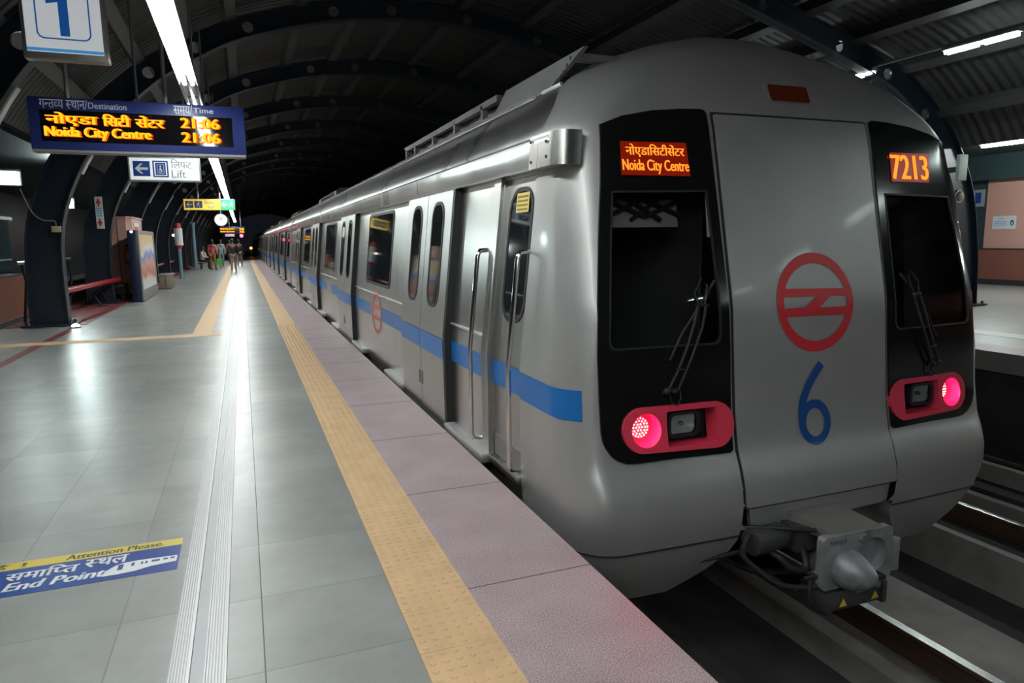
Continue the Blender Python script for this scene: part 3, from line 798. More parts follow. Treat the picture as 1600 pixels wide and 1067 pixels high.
# centre emergency door
DOOR = rrect(-.572, -.012, .578, 2.192, .012, 2)
sheet(rrect(-.588,-.02,.594,2.206,.01,2), FR(.0015), [], .1, .02).build('door_gap', MT['dark'], cab, 30)
fd = lab(sheet(DOOR, FR(.010), [], .075, .03).build('front_door', MT['nose'], cab, 50), 'plain silver centre door')
sheet([(-.50,-.165),(-.535,-.03),(.545,-.03),(.55,-.155)], FR(-.012), [], .08, .03).build('door_sill', MT['nose'], cab, 50)
em = sheet(oval(.019,1.112,.290,.290,64), FR(.014), [oval(.019,1.112,.240,.228,56)], .06)
sheet([(-.225,1.150),(-.222,1.198),(.262,1.186),(.268,1.140),(.13,1.143),(.04,1.080),(.262,1.078),(.258,1.030),(-.216,1.036),(-.216,1.084),(-.068,1.085),(.026,1.146)], FR(.0145), [], .06, 0, em)
lab(em.build('ring_emblem', MT['red'], fd), 'red ring emblem with a slanting bar')
lo = sheet(oval(-.013,.406,.121,.133,44), FR(.015), [oval(-.011,.404,.070,.084,36)], .03)
sheet(stroke(smoothpath([(-.108,.40),(-.108,.47),(-.092,.545),(-.055,.62),(-.004,.69),(.047,.748)], 4), .052), FR(.0155), [], .03, 0, lo)
lab(lo.build('numeral', MT['six'], fd), 'dark blue numeral six')
# orange lamp above the door
lf = sheet(rrect(-.155,2.292,.235,2.412,.02), FR(.006), [rrect(-.125,2.305,.165,2.398,.015)], .06, .03).build('top_lamp', MT['nose'], cab, 40)
lab(sheet(rrect(-.13,2.300,.17,2.402,.015), FR(.008), [], .05, .02).build('lamp_lens', mat('amber_lens', (0.15, 0.022, 0.010), 0.2), lf, 40), 'unlit orange lens')

# --- parts shared by all carriages
def door_window(y0, y1, z0, z1, parent, off, name='door_window'):
    w_ = sheet(rrect(y0, z0, y1, z1, .13), SD(off+.001), [], .15, .006).build(name, MT['winglass'], parent, 30)
    sheet(rrect(y0-.022, z0-.022, y1+.022, z1+.022, .15), SD(off+.005), [rrect(y0+.006, z0+.006, y1-.006, z1-.006, .125)], .15, .008).build('window_seal', MT['dark'], w_, 30)
    return w_
def stripe_on(y0, y1, parent, off, m='blue'):
    return lab(sheet([(y0,.54),(y0,.705),(y1,.705),(y1,.54)], SD(off), [], .4).build('blue_stripe', MT[m], parent), 'bright blue stripe')
def passenger_door(y, root):
    """pair of outside hung leaves between y and y + 1.56, with guide steps"""
    for k in (0, 1):
        a = y+.006+.78*k; b = a+.768
        lf = sheet([(a,-.03),(a,.75),(a,1.9),(b,1.9),(b,.75),(b,-.03)], SD(.06), [], .25, .05).build('door_leaf', MT['leaf'], root, 30)
        if k == 0: sheet([(y-.05,-.03),(y-.05,.75),(y-.05,1.9),(y+.004,1.9),(y+.004,.75),(y+.004,-.03)], SD(.059), [], .3, .065).build('dark_leaf_edge', MT['dark'], root)  # dark strip along the near edge of the leaf pair
        c = a+(.40 if k == 0 else .36)
        door_window(c-.17, c+.17, .96, 1.80, lf, .06)
        stripe_on(a, b, lf, .063)
        MB().box((side(0,.3)[0]-.068, (b-.05 if k == 0 else a+.03), .20), (side(0,.3)[0]-.059, (b-.03 if k == 0 else a+.05), .32)).build('door_catch', MT['frame'], lf)
    for k, (a, b) in enumerate(((y-.97, y-.05), (y+1.61, y+2.5))):
        x = side(0, .03)[0]
        MB().box((x-.085, a, -.035), (x+.01, b, .035), .012).build('step', MT['alu'], root, 30)
    MB().box((side(0,.03)[0]-.065, y-.05, -.06), (side(0,.03)[0]+.03, y+1.61, -.032)).build('door_sill', MT['dark'], root)
def passenger_window(y0, y1, root):
    w_ = sheet(rrect(y0, .98, y1, 1.82, .07), SD(.003), [], .3, .004).build('side_window', MT['winglass'], root, 30)
    sheet(rrect(y0-.03, .95, y1+.03, 1.85, .09), SD(.007), [rrect(y0+.004, .984, y1-.004, 1.816, .066)], .3, .01).build('window_seal', MT['dark'], w_, 30)
def header(y0, y1, root):
    P = [(-.075,1.895),(-.084,1.915),(-.092,2.05),(-.075,2.068),(0.03,2.075),(0.05,1.90)]
    x = XC-1.465
    h = MB().prism(P, lambda p: (x+p[0], y0, p[1]), lambda p: (x+p[0], y1, p[1])).build('door_header', MT['header'], root, 30)
    yy = y0+3.0
    while yy < y1: MB().box((x-.095, yy-.003, 1.93), (x-.08, yy+.003, 2.045)).build('cover_joint', MT['frame'], h); yy += 1.7
    return h
def roof_unit(y0, y1, root):
    mb = MB()
    prof = [(1.92,2.40),(1.96,2.58),(2.08,2.66),(4.16,2.66),(4.28,2.58),(4.32,2.40)]
    mb.prism(prof, lambda p: (p[0], y0+(p[1]-2.4)*1.2, p[1]), lambda p: (p[0], y1-(p[1]-2.4)*2.2, p[1]))
    u = mb.build('roof_unit', MT['fairing'], root, 30)
    sl = MB(); yy = y0+.5
    while yy < y1-1.0:
        sl.box((1.935, yy, 2.48), (2.0, yy+.42, 2.55)); yy += .55
    sl.build('vent_slot', MT['void'], u)
    return u
def waist_seam(y0, y1, root):
    mb = MB(); mb.box((side(0,.76)[0]-.006, y0, .835), (side(0,.83)[0]+.02, y1, .85)); return mb.build('waist_bead', MT['header'], root)

# --- side of the cab carriage
hd = header(3.46, END1, cab)
x = XC-1.465
ec = MB().prism([(-.10,3.72),(-.10,3.44),(-.092,3.40),(-.065,3.37),(-.02,3.36),(.05,3.365),(.05,3.72)], lambda p: (x+p[0],p[1],1.89), lambda p: (x+p[0]+.012,p[1],2.07)).build('header_end_cover', MT['steel'], hd, 40)
bt = MB()
for yy, zz in ((3.48,1.94),(3.48,2.02),(3.69,1.93),(3.69,2.04)): bt.cyl((x-.096,yy,zz), (-.006,0,0), .009, 8)
bt.build('bolt', MT['dark'], ec)
cd = MB()      # recess around the cab side door
xo = lambda z: side(0, z)[0]
Zc = [.04,.75,1.88]
for i in range(2):
    z0, z1 = Zc[i], Zc[i+1]
    for yy in (3.80, 4.32): cd.add([(xo(z0),yy,z0),(xo(z0)+.07,yy,z0),(xo(z1)+.07,yy,z1),(xo(z1),yy,z1)], [(0,1,2,3)])
cd.add([(xo(1.88),3.8,1.88),(xo(1.88)+.07,3.8,1.88),(xo(1.88)+.07,4.32,1.88),(xo(1.88),4.32,1.88)], [(0,1,2,3)])
cd.build('door_recess', MT['steel'], cab)
dr = sheet([(3.80,.04),(3.80,.75),(3.80,1.88),(4.32,1.88),(4.32,.75),(4.32,.04)], SD(-.02), [], .25, .03).build('cab_side_door', MT['leaf'], cab, 30)
dw = door_window(3.87, 4.22, 1.0, 1.80, dr, -.02)
cs = lab(sheet(rrect(3.91, 1.665, 4.115, 1.785, .004, 2), SD(-.010), [], .1, .002).build('caution_label', MT['yellow'], dw), 'yellow caution label with lines of small print')
cl_ = MB()
for q in range(4): sheet([(3.925,1.677+.026*q),(4.10,1.677+.026*q),(4.10,1.689+.026*q),(3.925,1.689+.026*q)], SD(-.0095), [], .2, 0, cl_)
cl_.build('lettering', mat('small_print', (.25,.17,.03), .6), dw)
stripe_on(3.80, 4.32, dr, -.0165)
MB().box((xo(.1)+.012, 3.81, .05), (xo(.1)+.024, 4.31, .19)).build('kick_plate', MT['frame'], dr)
MB().box((xo(.04)-.03, 3.79, -.01), (xo(.04)+.08, 4.33, .042), .006).build('door_threshold', MT['steel'], cab, 30)
pm = MB()
for z0, z1 in ((.02,.75),(.75,1.9)):
    pm.add([(xo(z)-o_, y_, z) for z in (z0,z1) for o_, y_ in ((.025,4.33),(.025,4.46),(-.01,4.46),(-.01,4.33))], [(0,1,5,4),(1,2,6,5),(2,3,7,6),(3,0,4,7),(0,1,2,3),(4,5,6,7)])
pm.build('door_post', MT['steel'], cab)
for yy in (3.80, 4.55):
    h = MB()
    h.tube([(xo(1.42)+.01, yy, 1.43), (xo(1.42)-.06, yy, 1.425), (xo(1.38)-.075, yy, 1.39), (xo(.75)-.075, yy, .75), (xo(.2)-.075, yy, .13), (xo(.1)-.06, yy, .095), (xo(.1)+.01, yy, .09)], .016, 12)
    h.build('grab_rail', MT['chrome'], cab, 60)
stripe_on(4.47, 5.32, cab, .003)
def edge_stripe():   # the stripe's front end wraps on to the rounded corner
    mb = MB(); rows = []
    for z in (.54, .5813, .6225, .6638, .705):
        rows.append([(p[0]-.0028, p[1]-.0012, z) for p in outline(z, END1)[3:11] if p[0] < XC-1.492])
    m = min(len(r_) for r_ in rows)
    rows = [[(XC-hw(zz)-.0028, 3.795, zz)]+r_[1:m] for zz, r_ in zip((.54, .5813, .6225, .6638, .705), rows)]
    for r_ in rows: mb.v += r_
    mb.f = [(j*m+i, j*m+i+1, (j+1)*m+i+1, (j+1)*m+i) for j in range(4) for i in range(m-1)]
    return lab(mb.build('blue_stripe', MT['blue'], cab), 'front end of the blue stripe')
edge_stripe()
for k in range(4):
    y = 5.32+5.10*k
    passenger_door(y, cab)
    ny = y+5.10 if k < 3 else END1-.1
    waist_seam(y+1.57, ny-.01, cab)
    if k < 3:
        passenger_window(y+2.55, y+4.10, cab)
        stripe_on(y+1.56, y+2.95, cab, .003); stripe_on(y+3.72, ny, cab, .003)
    else: stripe_on(y+1.56, ny, cab, .003)
waist_seam(4.47, 5.31, cab)
def side_emblem(yc_, root):
    e = sheet(oval(yc_,.61,.33,.27,48), SD(.0035), [oval(yc_,.61,.265,.212,40)], .12)
    sheet([(yc_+.28,.655),(yc_+.28,.70),(yc_-.28,.70),(yc_-.28,.655),(yc_-.06,.655),(yc_+.05,.565),(yc_-.28,.565),(yc_-.28,.52),(yc_+.28,.52),(yc_+.28,.565),(yc_+.06,.565),(yc_-.05,.655)][::-1], SD(.0037), [], .12, 0, e)
    return lab(e.build('ring_emblem', MT['redpale'], root), 'faded red ring emblem on the side')
side_emblem(8.62, cab)
# fairing, duct frame and unit on the roof
for xa in (4.26, 1.95):
    fo = MB().prism([(3.80,2.62),(4.54,2.41),(5.55,2.40),(5.10,2.62)], lambda p: (xa, p[0], p[1]), lambda p: (xa+.03, p[0], p[1])).build('roof_fairing', MT['fairing'], cab)
for ya, za in ((3.98,2.60),(5.0,2.60)): MB().tube([(1.97,ya,za),(4.27,ya,za)], .03, 8).build('cross_bar', MT['frame'], fo)
for q in range(4): MB().cyl((1.948, 3.98+.05*q, 2.595-.03*q), (-.004,0,0), .011, 8).build('fixing_hole', MT['dark'], fo)
MB().tube([(1.86,4.35,2.43),(1.86,END1,2.43)], .018, 8).build('gutter', MT['header'], cab)
MB().tube([(1.90,4.3,2.447),(1.905,4.02,2.45)], .012, 6).build('gutter', MT['header'], cab)
rf_ = MB()
for a, b, z0, z1 in ((5.25,8.55,2.57,2.62),(5.6,8.6,2.42,2.46)): rf_.box((1.93,a,z0), (1.98,b,z1))
for yy in (5.6,6.4,7.2,8.0,8.5): rf_.box((1.93,yy,2.44), (1.98,yy+.05,2.60))
rf_.box((1.93,8.45,2.42), (2.3,8.55,2.58)).box((2.02,5.4,2.4), (4.2,8.5,2.59))
rf_.build('roof_frame', MT['fairing'], cab)
roof_unit(15.2, 19.2, cab)

# --- coupler
cp = MB(); cx0, cy0, cz0 = 3.125, 2.70, -.30
FACE = rrect(-.262,-.155,.255,.155,.03)
cone_c, hole_c = (-.085,-.045), (.115,.0)
tilt = -.012
CM = lambda yb: (lambda a, b, d: (cx0+a, cy0+yb+d, cz0+b+tilt*a))
cp = sheet(FACE, CM(0), [oval(hole_c[0],hole_c[1],.098,.105,28)], .06, .05)
cp.tube([(cx0+hole_c[0], cy0+.0, cz0), (cx0+hole_c[0], cy0+.16, cz0)], [.099,.06], 28, False)
cp.box((cx0-.14,cy0+.05,cz0-.13), (cx0+.22,cy0+.55,cz0+.14))
cp.box((cx0-.02,cy0-.012,cz0-.20), (cx0+.06,cy0+.03,cz0-.155)).box((cx0+.14,cy0-.012,cz0-.20), (cx0+.20,cy0+.03,cz0-.155))
cpl = lab(cp.build('coupler', MT['iron'], cab, 30), 'grey cast coupler head below the front door')
cn = MB(); P0 = Vector((cx0+cone_c[0], cy0, cz0+cone_c[1]))
cn.tube([P0, P0+Vector((0,-.035,0)), P0+Vector((.015,-.075,-.005)), P0+Vector((.045,-.115,-.012)), P0+Vector((.07,-.135,-.02))], [.112,.110,.096,.066,.032], 26)
lab(cn.build('coupler_cone', MT['iron'], cpl, 40), 'worn shiny cone')
cn = MB().box((cx0-.03,cy0-.14,cz0-.07), (cx0+.05,cy0-.08,cz0-.045)); cn.build('cone_slot', MT['dark'], cpl)
sheet(oval(hole_c[0],hole_c[1],.075,.08,20), CM(.15), [], .06, .01).build('coupler_socket', MT['iron_d'], cpl)
tp = MB().add([(cx0-.27,cy0+.32,cz0+.225),(cx0+.09,cy0+.32,cz0+.225),(cx0+.19,cy0+.02,cz0+.155),(cx0-.17,cy0+.02,cz0+.155),(cx0-.27,cy0+.32,cz0+.15),(cx0+.09,cy0+.32,cz0+.15),(cx0+.19,cy0+.02,cz0+.10),(cx0-.17,cy0+.02,cz0+.10)], [(0,1,2,3),(4,5,6,7),(0,1,5,4),(1,2,6,5),(2,3,7,6),(3,0,4,7)])
lab(tp.build('coupler_cover', MT['frame'], cpl), 'scuffed flat top cover')
MB().box((cx0+.262,cy0+.01,cz0-.14), (cx0+.335,cy0+.05,cz0+.06), .008).build('side_lug', MT['iron'], cpl, 30)
ub = MB().box((cx0-.225,cy0-.01,cz0-.285), (cx0+.205,cy0+.20,cz0-.175), .01); ub.box((cx0+.17,cy0-.03,cz0-.29), (cx0+.20,cy0+.05,cz0-.16)).build('electric_box', MT['iron_d'], cpl, 30)
wt = MB()
for a in (-.11, .13): wt.prism([(a-.028,-.262),(a+.028,-.262),(a,-.215)], lambda p: (cx0+p[0], cy0-.012, cz0+p[1]), lambda p: (cx0+p[0], cy0-.014, cz0+p[1]))
lab(wt.build('warning_triangle', MT['yellow'], cpl), 'small yellow warning triangles')
tx = text('T6W310', -.225, .105, -.10, .132, CM(-.002)); lab(tx.build('lettering', MT['dark'], cpl), 'stamped dark characters')
nt_ = MB().cyl((cx0+.02,cy0-.02,cz0+.115), (0,.03,0), .028, 12); nt_.cyl((cx0+.075,cy0-.01,cz0+.12), (0,.02,0), .012, 10); nt_.cyl((cx0+.02,cy0-.024,cz0+.115), (0,.01,0), .015, 8)
nt_.build('air_valve', MT['frame'], cpl, 30)
cy_ = MB().cyl((cx0-.57,cy0+.22,cz0+.10), (.22,.02,0), .075, 18); cy_.cyl((cx0-.35,cy0+.24,cz0+.10), (.2,.02,0), .05, 14); cy_.box((cx0-.30,cy0+.15,cz0+.02), (cx0-.12,cy0+.3,cz0+.16))
cy_.build('uncoupling_cylinder', MT['iron_d'], cpl, 30)
sh = MB().cyl((cx0+.03,cy0+.4,cz0), (0,1.3,.05), .11, 14); sh.build('drawbar', MT['iron_d'], cpl, 30)
def V3(a, b, c): return (cx0+a, cy0+b, cz0+c)
hs = MB()
hs.tube(smoothpath([V3(-.28,.2,.14), V3(-.25,.15,.0), V3(-.27,.12,-.07), V3(-.36,.14,-.05), V3(-.43,.2,.02), V3(-.5,.4,.0)]), .022, 8)
hs.tube(smoothpath([V3(-.22,.1,.16), V3(-.42,.2,.17), V3(-.6,.35,.15), V3(-.68,.6,.12)]), .014, 8)
hs.tube(smoothpath([V3(-.6,.2,.17), V3(-.64,.2,.05), V3(-.55,.15,-.05), V3(-.45,.1,-.12), V3(-.30,.05,-.14), V3(-.22,.03,-.12)]), .016, 8)
hs.tube(smoothpath([V3(-.3,.05,-.08), V3(-.31,.03,-.2), V3(-.25,.02,-.27), V3(-.2,.02,-.30)]), .013, 8)
hs.tube(smoothpath([V3(-.5,.3,.02), V3(-.75,.35,-.02), V3(-1.0,.45,-.05), V3(-1.2,.7,.0)]), .014, 8)
hs.tube(smoothpath([V3(-.34,.05,-.08), V3(-.12,.02,-.07)]), .012, 8)
hs.tube(smoothpath([V3(.26,.1,-.1), V3(.2,.3,-.2), V3(-.1,.4,-.24), V3(-.4,.4,-.18), V3(-.55,.5,-.1)]), .02, 8)
hs.build('air_hose', MT['hose'], cpl, 60)

# --- following carriages
def carriage(y0, label):
    r = thing('metro_carriage', label, 'train carriage', (XC, y0+CARL/2, -1.1), 'coupled carriages of the metro train')
    y1 = y0+21.6
    Zs = [-.55,-.18,0,.75,1.9,2.06,2.11,2.16,2.28,2.42,2.56,2.68,2.77,2.83,2.86]
    P = [(XC-hw(z), z) for z in Zs] + [(XC+hw(z), z) for z in reversed(Zs)]
    b = MB().prism(P, lambda p: (p[0], y0, p[1]), lambda p: (p[0], y1, p[1])).build('body_shell', MT['steel'], r, 30)
    b.data.materials.append(MT['steelroof']); oo = parent_origin(r)
    for p in b.data.polygons:
        if (p.center+oo).z > 2.08 and abs(p.normal.y) < .5: p.material_index = 1
    MB().box((XC-1.2, y0-.55, -.1), (XC+1.2, y0, 2.4)).build('gangway', MT['dark'], r)
    header(y0+.15, y1-.15, r)
    d0 = y0+10.8-7.65-.78
    stripe_on(y0+.1, d0, r, .003); passenger_window(y0+.5, d0-.75, r)
    for k in range(4):
        y = d0+5.1*k; passenger_door(y, r)
        if k < 3:
            passenger_window(y+2.55, y+4.10, r); stripe_on(y+1.56, y+5.1, r, .003); waist_seam(y+1.57, y+5.09, r)
        else: stripe_on(y+1.56, y1-.1, r, .003)
    roof_unit(y0+.5, y0+4.3, r); roof_unit(y0+11.5, y0+15.3, r)
    return r
car0 = carriage(END1+.65, 'silver metro carriage coupled directly behind the cab carriage')
for i, w_ in enumerate(('third silver metro carriage of the train, two behind the cab', 'fourth silver metro carriage, dwindling beyond the third', 'last visible silver metro carriage, at the far vanishing end of the train')):
    c = copy_tree(car0); c.location.y += CARL*(i+1); c['label'] = w_

# ------------------------------------------------------------------ lamps
def batten(x, y, z, label, lit=True, rod=1.2, group='fluorescent battens over the platform', ln=1.36, m='tube', hood=True):
    t = thing('fluorescent_lamp', label, 'lamp', (x, y, z), group)
    if hood: MB().prism([(-.095,.0),(-.05,.11),(.05,.11),(.095,.0),(.088,.0),(.045,.10),(-.045,.10),(-.088,.0)], lambda p: (x+p[0], y, z+p[1]), lambda p: (x+p[0], y+ln, z+p[1])).build('housing', MT['housing'], t, 30)
    else: MB().box((x-.07, y, z+.05), (x+.07, y+ln, z+.11), .01).build('housing', MT['housing'], t, 30)
    for k in (0, 1):
        a = y+.05+k*ln/2; b = y+ln/2-.05+k*ln/2
        d = MB()
        for dx in (-.04, .04): d.tube([(x+dx, a, z+.02), (x+dx, b, z+.02)], .026, 8)
        lab(d.build('tube', MT[m] if lit else MT['white'], t, 60), 'glowing tube pair' if lit else 'unlit tube pair')
    return t
n_ = 0
LX, LZ = -0.43, 3.2
for k in range(-11, 40):
    y = 5.66+1.42*k
    if k == 2: batten(LX, y, LZ, 'unlit fluorescent lamp in the gap of the glowing row just before the destination board', False); continue
    nm = 'glowing fluorescent lamp in the row along the platform, ' + ('above or behind the camera, %s back' % ordw(-k-1) if k < 0 else '%s in view from the camera' % ordw(n_))
    if k >= 0: n_ += 1
    batten(LX, y, LZ, nm)
def trunking(x, y1, z, zr, step, label):
    t = thing('lamp_trunking', label, 'trunking', (x, 0, z))
    MB().box((x-.03, Y0, z), (x+.03, y1, z+.05)).build('channel', MT['housing'], t)
    y = 1.3
    while y < y1:
        MB().tube([(x, y, z+.05), (x, y, zr)], .014, 6).build('hanger_rod', MT['pipe'], t); y += step
trunking(LX, 62, LZ+.112, 5.0, 2.84, 'long metal trunking carrying the row of platform lamps')
for k in range(-7, 7):
    batten(11.02, 7.3+2.55*k, 4.43, 'fluorescent lamp over the opposite platform, %s from the far end of its row' % ordw(6-k), True, 0, 'fluorescent lamps over the opposite platform', 1.22, m='tuberight', hood=False)
trunking(11.02, 40, 4.542, 5.0, 5.5, 'grey trunking carrying the lamps of the opposite platform')
for k in range(4):
    y = 11.5-4.2*k
    t = thing('bracket_lamp', 'lit bracket lamp by the pink wall, %s from the far end' % ordw(k), 'lamp', (17.2, y, 3.75), 'bracket lamps by the pink wall')
    MB().box((17.1, y-.6, 3.66), (17.3, y+.6, 3.71)).tube([(17.2,y-.5,3.71),(17.2,y-.5,3.75)], .03, 8).build('bracket', MT['housing'], t)
    MB().tube([(17.2, y-.58, 3.63), (17.2, y+.58, 3.63)], .04, 10).build('tube', MT['tubewall'], t, 60)
def floodlight(loc, aim, watts, label, lens=60):
    t = thing('floodlight', label, 'floodlight', loc)
    d = (Vector(aim)-Vector(loc)).normalized(); q = d.to_track_quat('-Z', 'Y')
    mb = MB().box((-.2,-.14,.0), (.2,.14,.12), .02); mb.box((-.02,-.02,.12), (.02,.02,.35)); mb.v = [tuple(q @ Vector(p)+Vector(loc)) for p in mb.v]
    mb.build('casing', MT['housing'], t, 30)
    mb = MB().box((-.17,-.11,-.012), (.17,.11,-.002)); mb.v = [tuple(q @ Vector(p)+Vector(loc)) for p in mb.v]
    mb.build('lens', glow('flood_lens', (.82,1,.97), lens), t)
    l = bpy.data.lights.new('floodlight_beam', 'SPOT'); l.energy = watts; l.color = (.84, 1, .97); l.spot_size = R(120); l.spot_blend = .6; l.shadow_soft_size = .15
    lo_ = bpy.data.objects.new('floodlight_beam', l); COL.objects.link(lo_); lo_.parent = t
    lo_.location = d*.05; lo_.rotation_mode = 'QUATERNION'; lo_.rotation_quaternion = q
    return t
floodlight((-3.72, 14.55, 2.66), (-1.5, 6.0, 0.3), FLOOD*.05, 'glaring white floodlight beside the top of the first wide column', lens=22)
floodlight((-3.95, 19.8, 2.5), (-1.8, 8.0, 0), FLOOD*.16, 'smaller floodlight glimpsed just right of the first wide column', lens=45)
t = thing('floor_uplight', 'small bright lamp on the floor beside the foot of the wide column', 'lamp', (-2.92, 14.45, 0))
MB().cyl((-2.92,14.45,0), (0,0,.03), .09, 18).build('body', MT['housing'], t, 30)
MB().ball((-2.92,14.45,.04), (.065,.065,.035)).build('lens', glow('uplight_lens', (.85,1,1), 25), t, 60)

# ------------------------------------------------------------------ hanging signs
def fy(x0, y0, z0, off):           # sign faces turned to -Y: local a -> x, b -> z
    return lambda a, b, d: (x0+a, y0-off+d, z0+b)
# platform number
t = thing('platform_sign', 'hanging white platform number sign with a large blue 1', 'sign', (-1.35, 7.5, 3.13))
MB().box((-1.68,7.44,3.13), (-1.02,7.56,4.0), .012).build('frame', MT['frame'], t, 30)
pn = MB().box((-1.645,7.43,3.19), (-1.055,7.445,3.97)).build('panel', MT['numbersign'], t)
m = fy(-1.35, 7.43, 3.19, .002)
o_ = rrect(-.21,.11,.21,.70,.06); i_ = rrect(-.198,.122,.198,.688,.05)
sheet(o_, m, [i_], .1).build('border', MT['litblue'], pn)
sheet([(-.295,.005),(.295,.005),(.295,.032),(-.295,.032)], m, [], .2).build('border_line', mat('backlit_light_blue', (.1,.4,.72), .4, emit=(.08,.35,.75), estr=.4), pn)
sheet([(-.03,.142),(.045,.142),(.045,.60),(-.01,.60),(-.125,.50),(-.118,.405),(-.03,.425)], m, [], .1).build('numeral', MT['litblue'], pn)
for xx in (-1.55,-1.15): MB().tube([(xx,7.5,4.0),(xx,7.5,5.0)], .018, 8).build('hanger_rod', MT['pipe'], t)
# destination board
t = thing('destination_board', 'navy LED destination board hanging over the platform', 'display', (-.965, 9.0, 2.515), None, 0.0)
def loc2w(a, b, c=0): return (a, b, c)
class LB(MB):      # built in the thing's own (turned) frame
    def put(s, name, m, parent, smooth=False):
        o0 = parent_origin(parent); s.v = [tuple(Vector(p)+o0) for p in s.v]; return s.build(name, m, parent, smooth)
W2 = 1.085
bd = LB().box((-W2,-.02,0), (W2,.20,.565), .02).put('casing', MT['board'], t, 30)
LB().box((-W2+.01,-.028,-.012), (W2-.01,.19,.012)).put('bottom_trim', MT['frame'], t)
LB().box((-W2+.11,-.026,.10), (W2-.14,-.018,.43)).put('screen', MT['boardface'], t)
D = lambda off: (lambda a, b, d: (a, -off+d, b*.94))
def put(mb, name, m, parent):
    l = LB(); l.add(mb.v, mb.f); return l.put(name, m, parent)
put(text('गन~तव~य स~थान/', -.97, .475, -.52, .585, D(.022), bold=.001), 'lettering', MT['lettergrey'], t)
put(text('Destination', -.51, .49, -.14, .56, D(.022), bold=.001), 'lettering', MT['lettergrey'], t)
put(text('समय/', .335, .475, .53, .585, D(.022), bold=.001), 'lettering', MT['lettergrey'], t)
put(text('Time', .54, .50, .75, .56, D(.022), bold=.001), 'lettering', MT['lettergrey'], t)
for s_, x0, z0, x1, z1 in (('नोएडा', -.92,.285,-.44,.435), ('िसटी', -.38,.30,-.12,.435), ('सेंटर', -.06,.30,.22,.435), ('Noida City Centre', -.94,.13,.08,.275), ('21:06', .40,.315,.80,.435), ('21:06', .40,.145,.80,.265)):
    put(text(s_, x0+.012, z0-.006, x1+.012, z1-.006, D(.028), bold=.013), 'letter_halo', MT['ledred'], t)  # larger red copy stands in for bloom around the characters
    lab(put(text(s_, x0, z0, x1, z1, D(.031), bold=.008), 'lettering', MT['ledbig'], t), 'amber LED characters')
for xx in (-.72, .25): LB().tube([(xx,.09,.565),(xx,.09,2.7)], .022, 8).put('hanger_pole', MT['pipe'], t)
def arrow_left(cx, cy, s, f, mb=None):
    P = [(-1,0),(-.1,.85),(.25,.85),(-.35,.2),(1,.2),(1,-.2),(-.35,-.2),(.25,-.85),(-.1,-.85)]
    return sheet([(cx+p[0]*s, cy+p[1]*s) for p in P], f, [], .5, 0, mb)
# lift sign
t = thing('lift_sign', 'white lift sign with blue arrow and lift symbol hanging below the board', 'sign', (-.98, 11.5, 2.40))
MB().box((-1.455,11.45,2.40), (-.505,11.55,2.745), .008).build('frame', MT['signgrey'], t, 30)
pn = MB().box((-1.435,11.442,2.42), (-.525,11.452,2.727)).build('panel', MT['whitelit'], t)
m = fy(-1.455, 11.442, 2.40, .002)
sheet(rrect(.06,.07,.28,.285,.005), m, [], .3).build('arrow_panel', MT['signblue'], pn)
arrow_left(.168,.178,.085, fy(-1.455,11.442,2.40,.004)).build('arrow', MT['white'], pn)
sheet(rrect(.315,.06,.52,.295,.005), m, [rrect(.335,.08,.50,.275,.004)], .3).build('symbol_border', MT['signblue'], pn)
sb = sheet(rrect(.350,.09,.485,.265,.004), m, [], .3).build('symbol_panel', MT['signblue'], pn)
fg = sheet(rrect(.372,.112,.463,.243,.002), fy(-1.455,11.442,2.40,.004), [rrect(.378,.118,.457,.237,.002)], .3)
fm = fy(-1.455,11.442,2.40,.0045)
sheet(oval(.416,.215,.011,.013,14), fm, [], .3, 0, fg); sheet([(.408,.20),(.424,.20),(.424,.165),(.446,.150),(.440,.142),(.412,.158),(.404,.160)], fm, [], .3, 0, fg)
sheet(oval(.414,.155,.024,.028,18), fm, [oval(.414,.157,.017,.02,14)], .3, 0, fg)
fg.build('lift_symbol', MT['white'], sb)
text('िलफ~ट', .555, .19, .84, .325, m, bold=.002).build('lettering', MT['signgrey'], pn)
text('Lift', .56, .055, .75, .17, m, bold=.002).build('lettering', MT['signgrey'], pn)
for xx in (-1.27,-.68): MB().tube([(xx,11.5,2.74),(xx,11.5,5.2)], .018, 8).build('hanger_rod', MT['pipe'], t)
# exit sign
t = thing('exit_sign', 'hanging yellow exit sign with dark symbols and a green end', 'sign', (-1.0, 26.0, 2.60))
XL = -1.76
MB().box((XL,25.94,2.60), (-.13,26.06,2.99), .01).build('frame', MT['frame'], t, 30)
py_ = MB().box((XL+.02,25.93,2.62), (-.60,25.945,2.97)).build('yellow_panel', MT['yellowlit'], t)
pg_ = MB().box((-.598,25.93,2.62), (-.15,25.945,2.97)).build('green_panel', MT['greenlit'], t)
m = fy(XL, 25.93, 2.60, .003); m2 = fy(XL, 25.93, 2.60, .007)
for a in (.06, .34): sheet(rrect(a,.08,a+.25,.31,.005), m, [], .5).build('symbol_panel', MT['signblue'], py_)
arrow_left(.185,.195,.095,m2).build('arrow', MT['yellow'], py_)
def runner(cx, cy, s, f, mb=None):
    mb = sheet(oval(cx+.15*s, cy+.75*s, .17*s, .19*s, 12), f, [], .5, 0, mb)
    for P, w in (([(.05,.5),(-.1,-.1)],.34), ([(0,.45),(.4,.2),(.6,.35)],.14), ([(0,.45),(-.4,.35),(-.55,.05)],.14), ([(-.1,-.05),(.3,-.3),(.2,-.8)],.18), ([(-.1,-.05),(-.3,-.45),(-.75,-.55)],.18)):
        sheet(stroke([(cx+p[0]*s, cy+p[1]*s) for p in P], w*s), f, [], .5, 0, mb)
    return mb
runner(.465,.195,.11,m2).build('running_figure', MT['yellow'], py_)
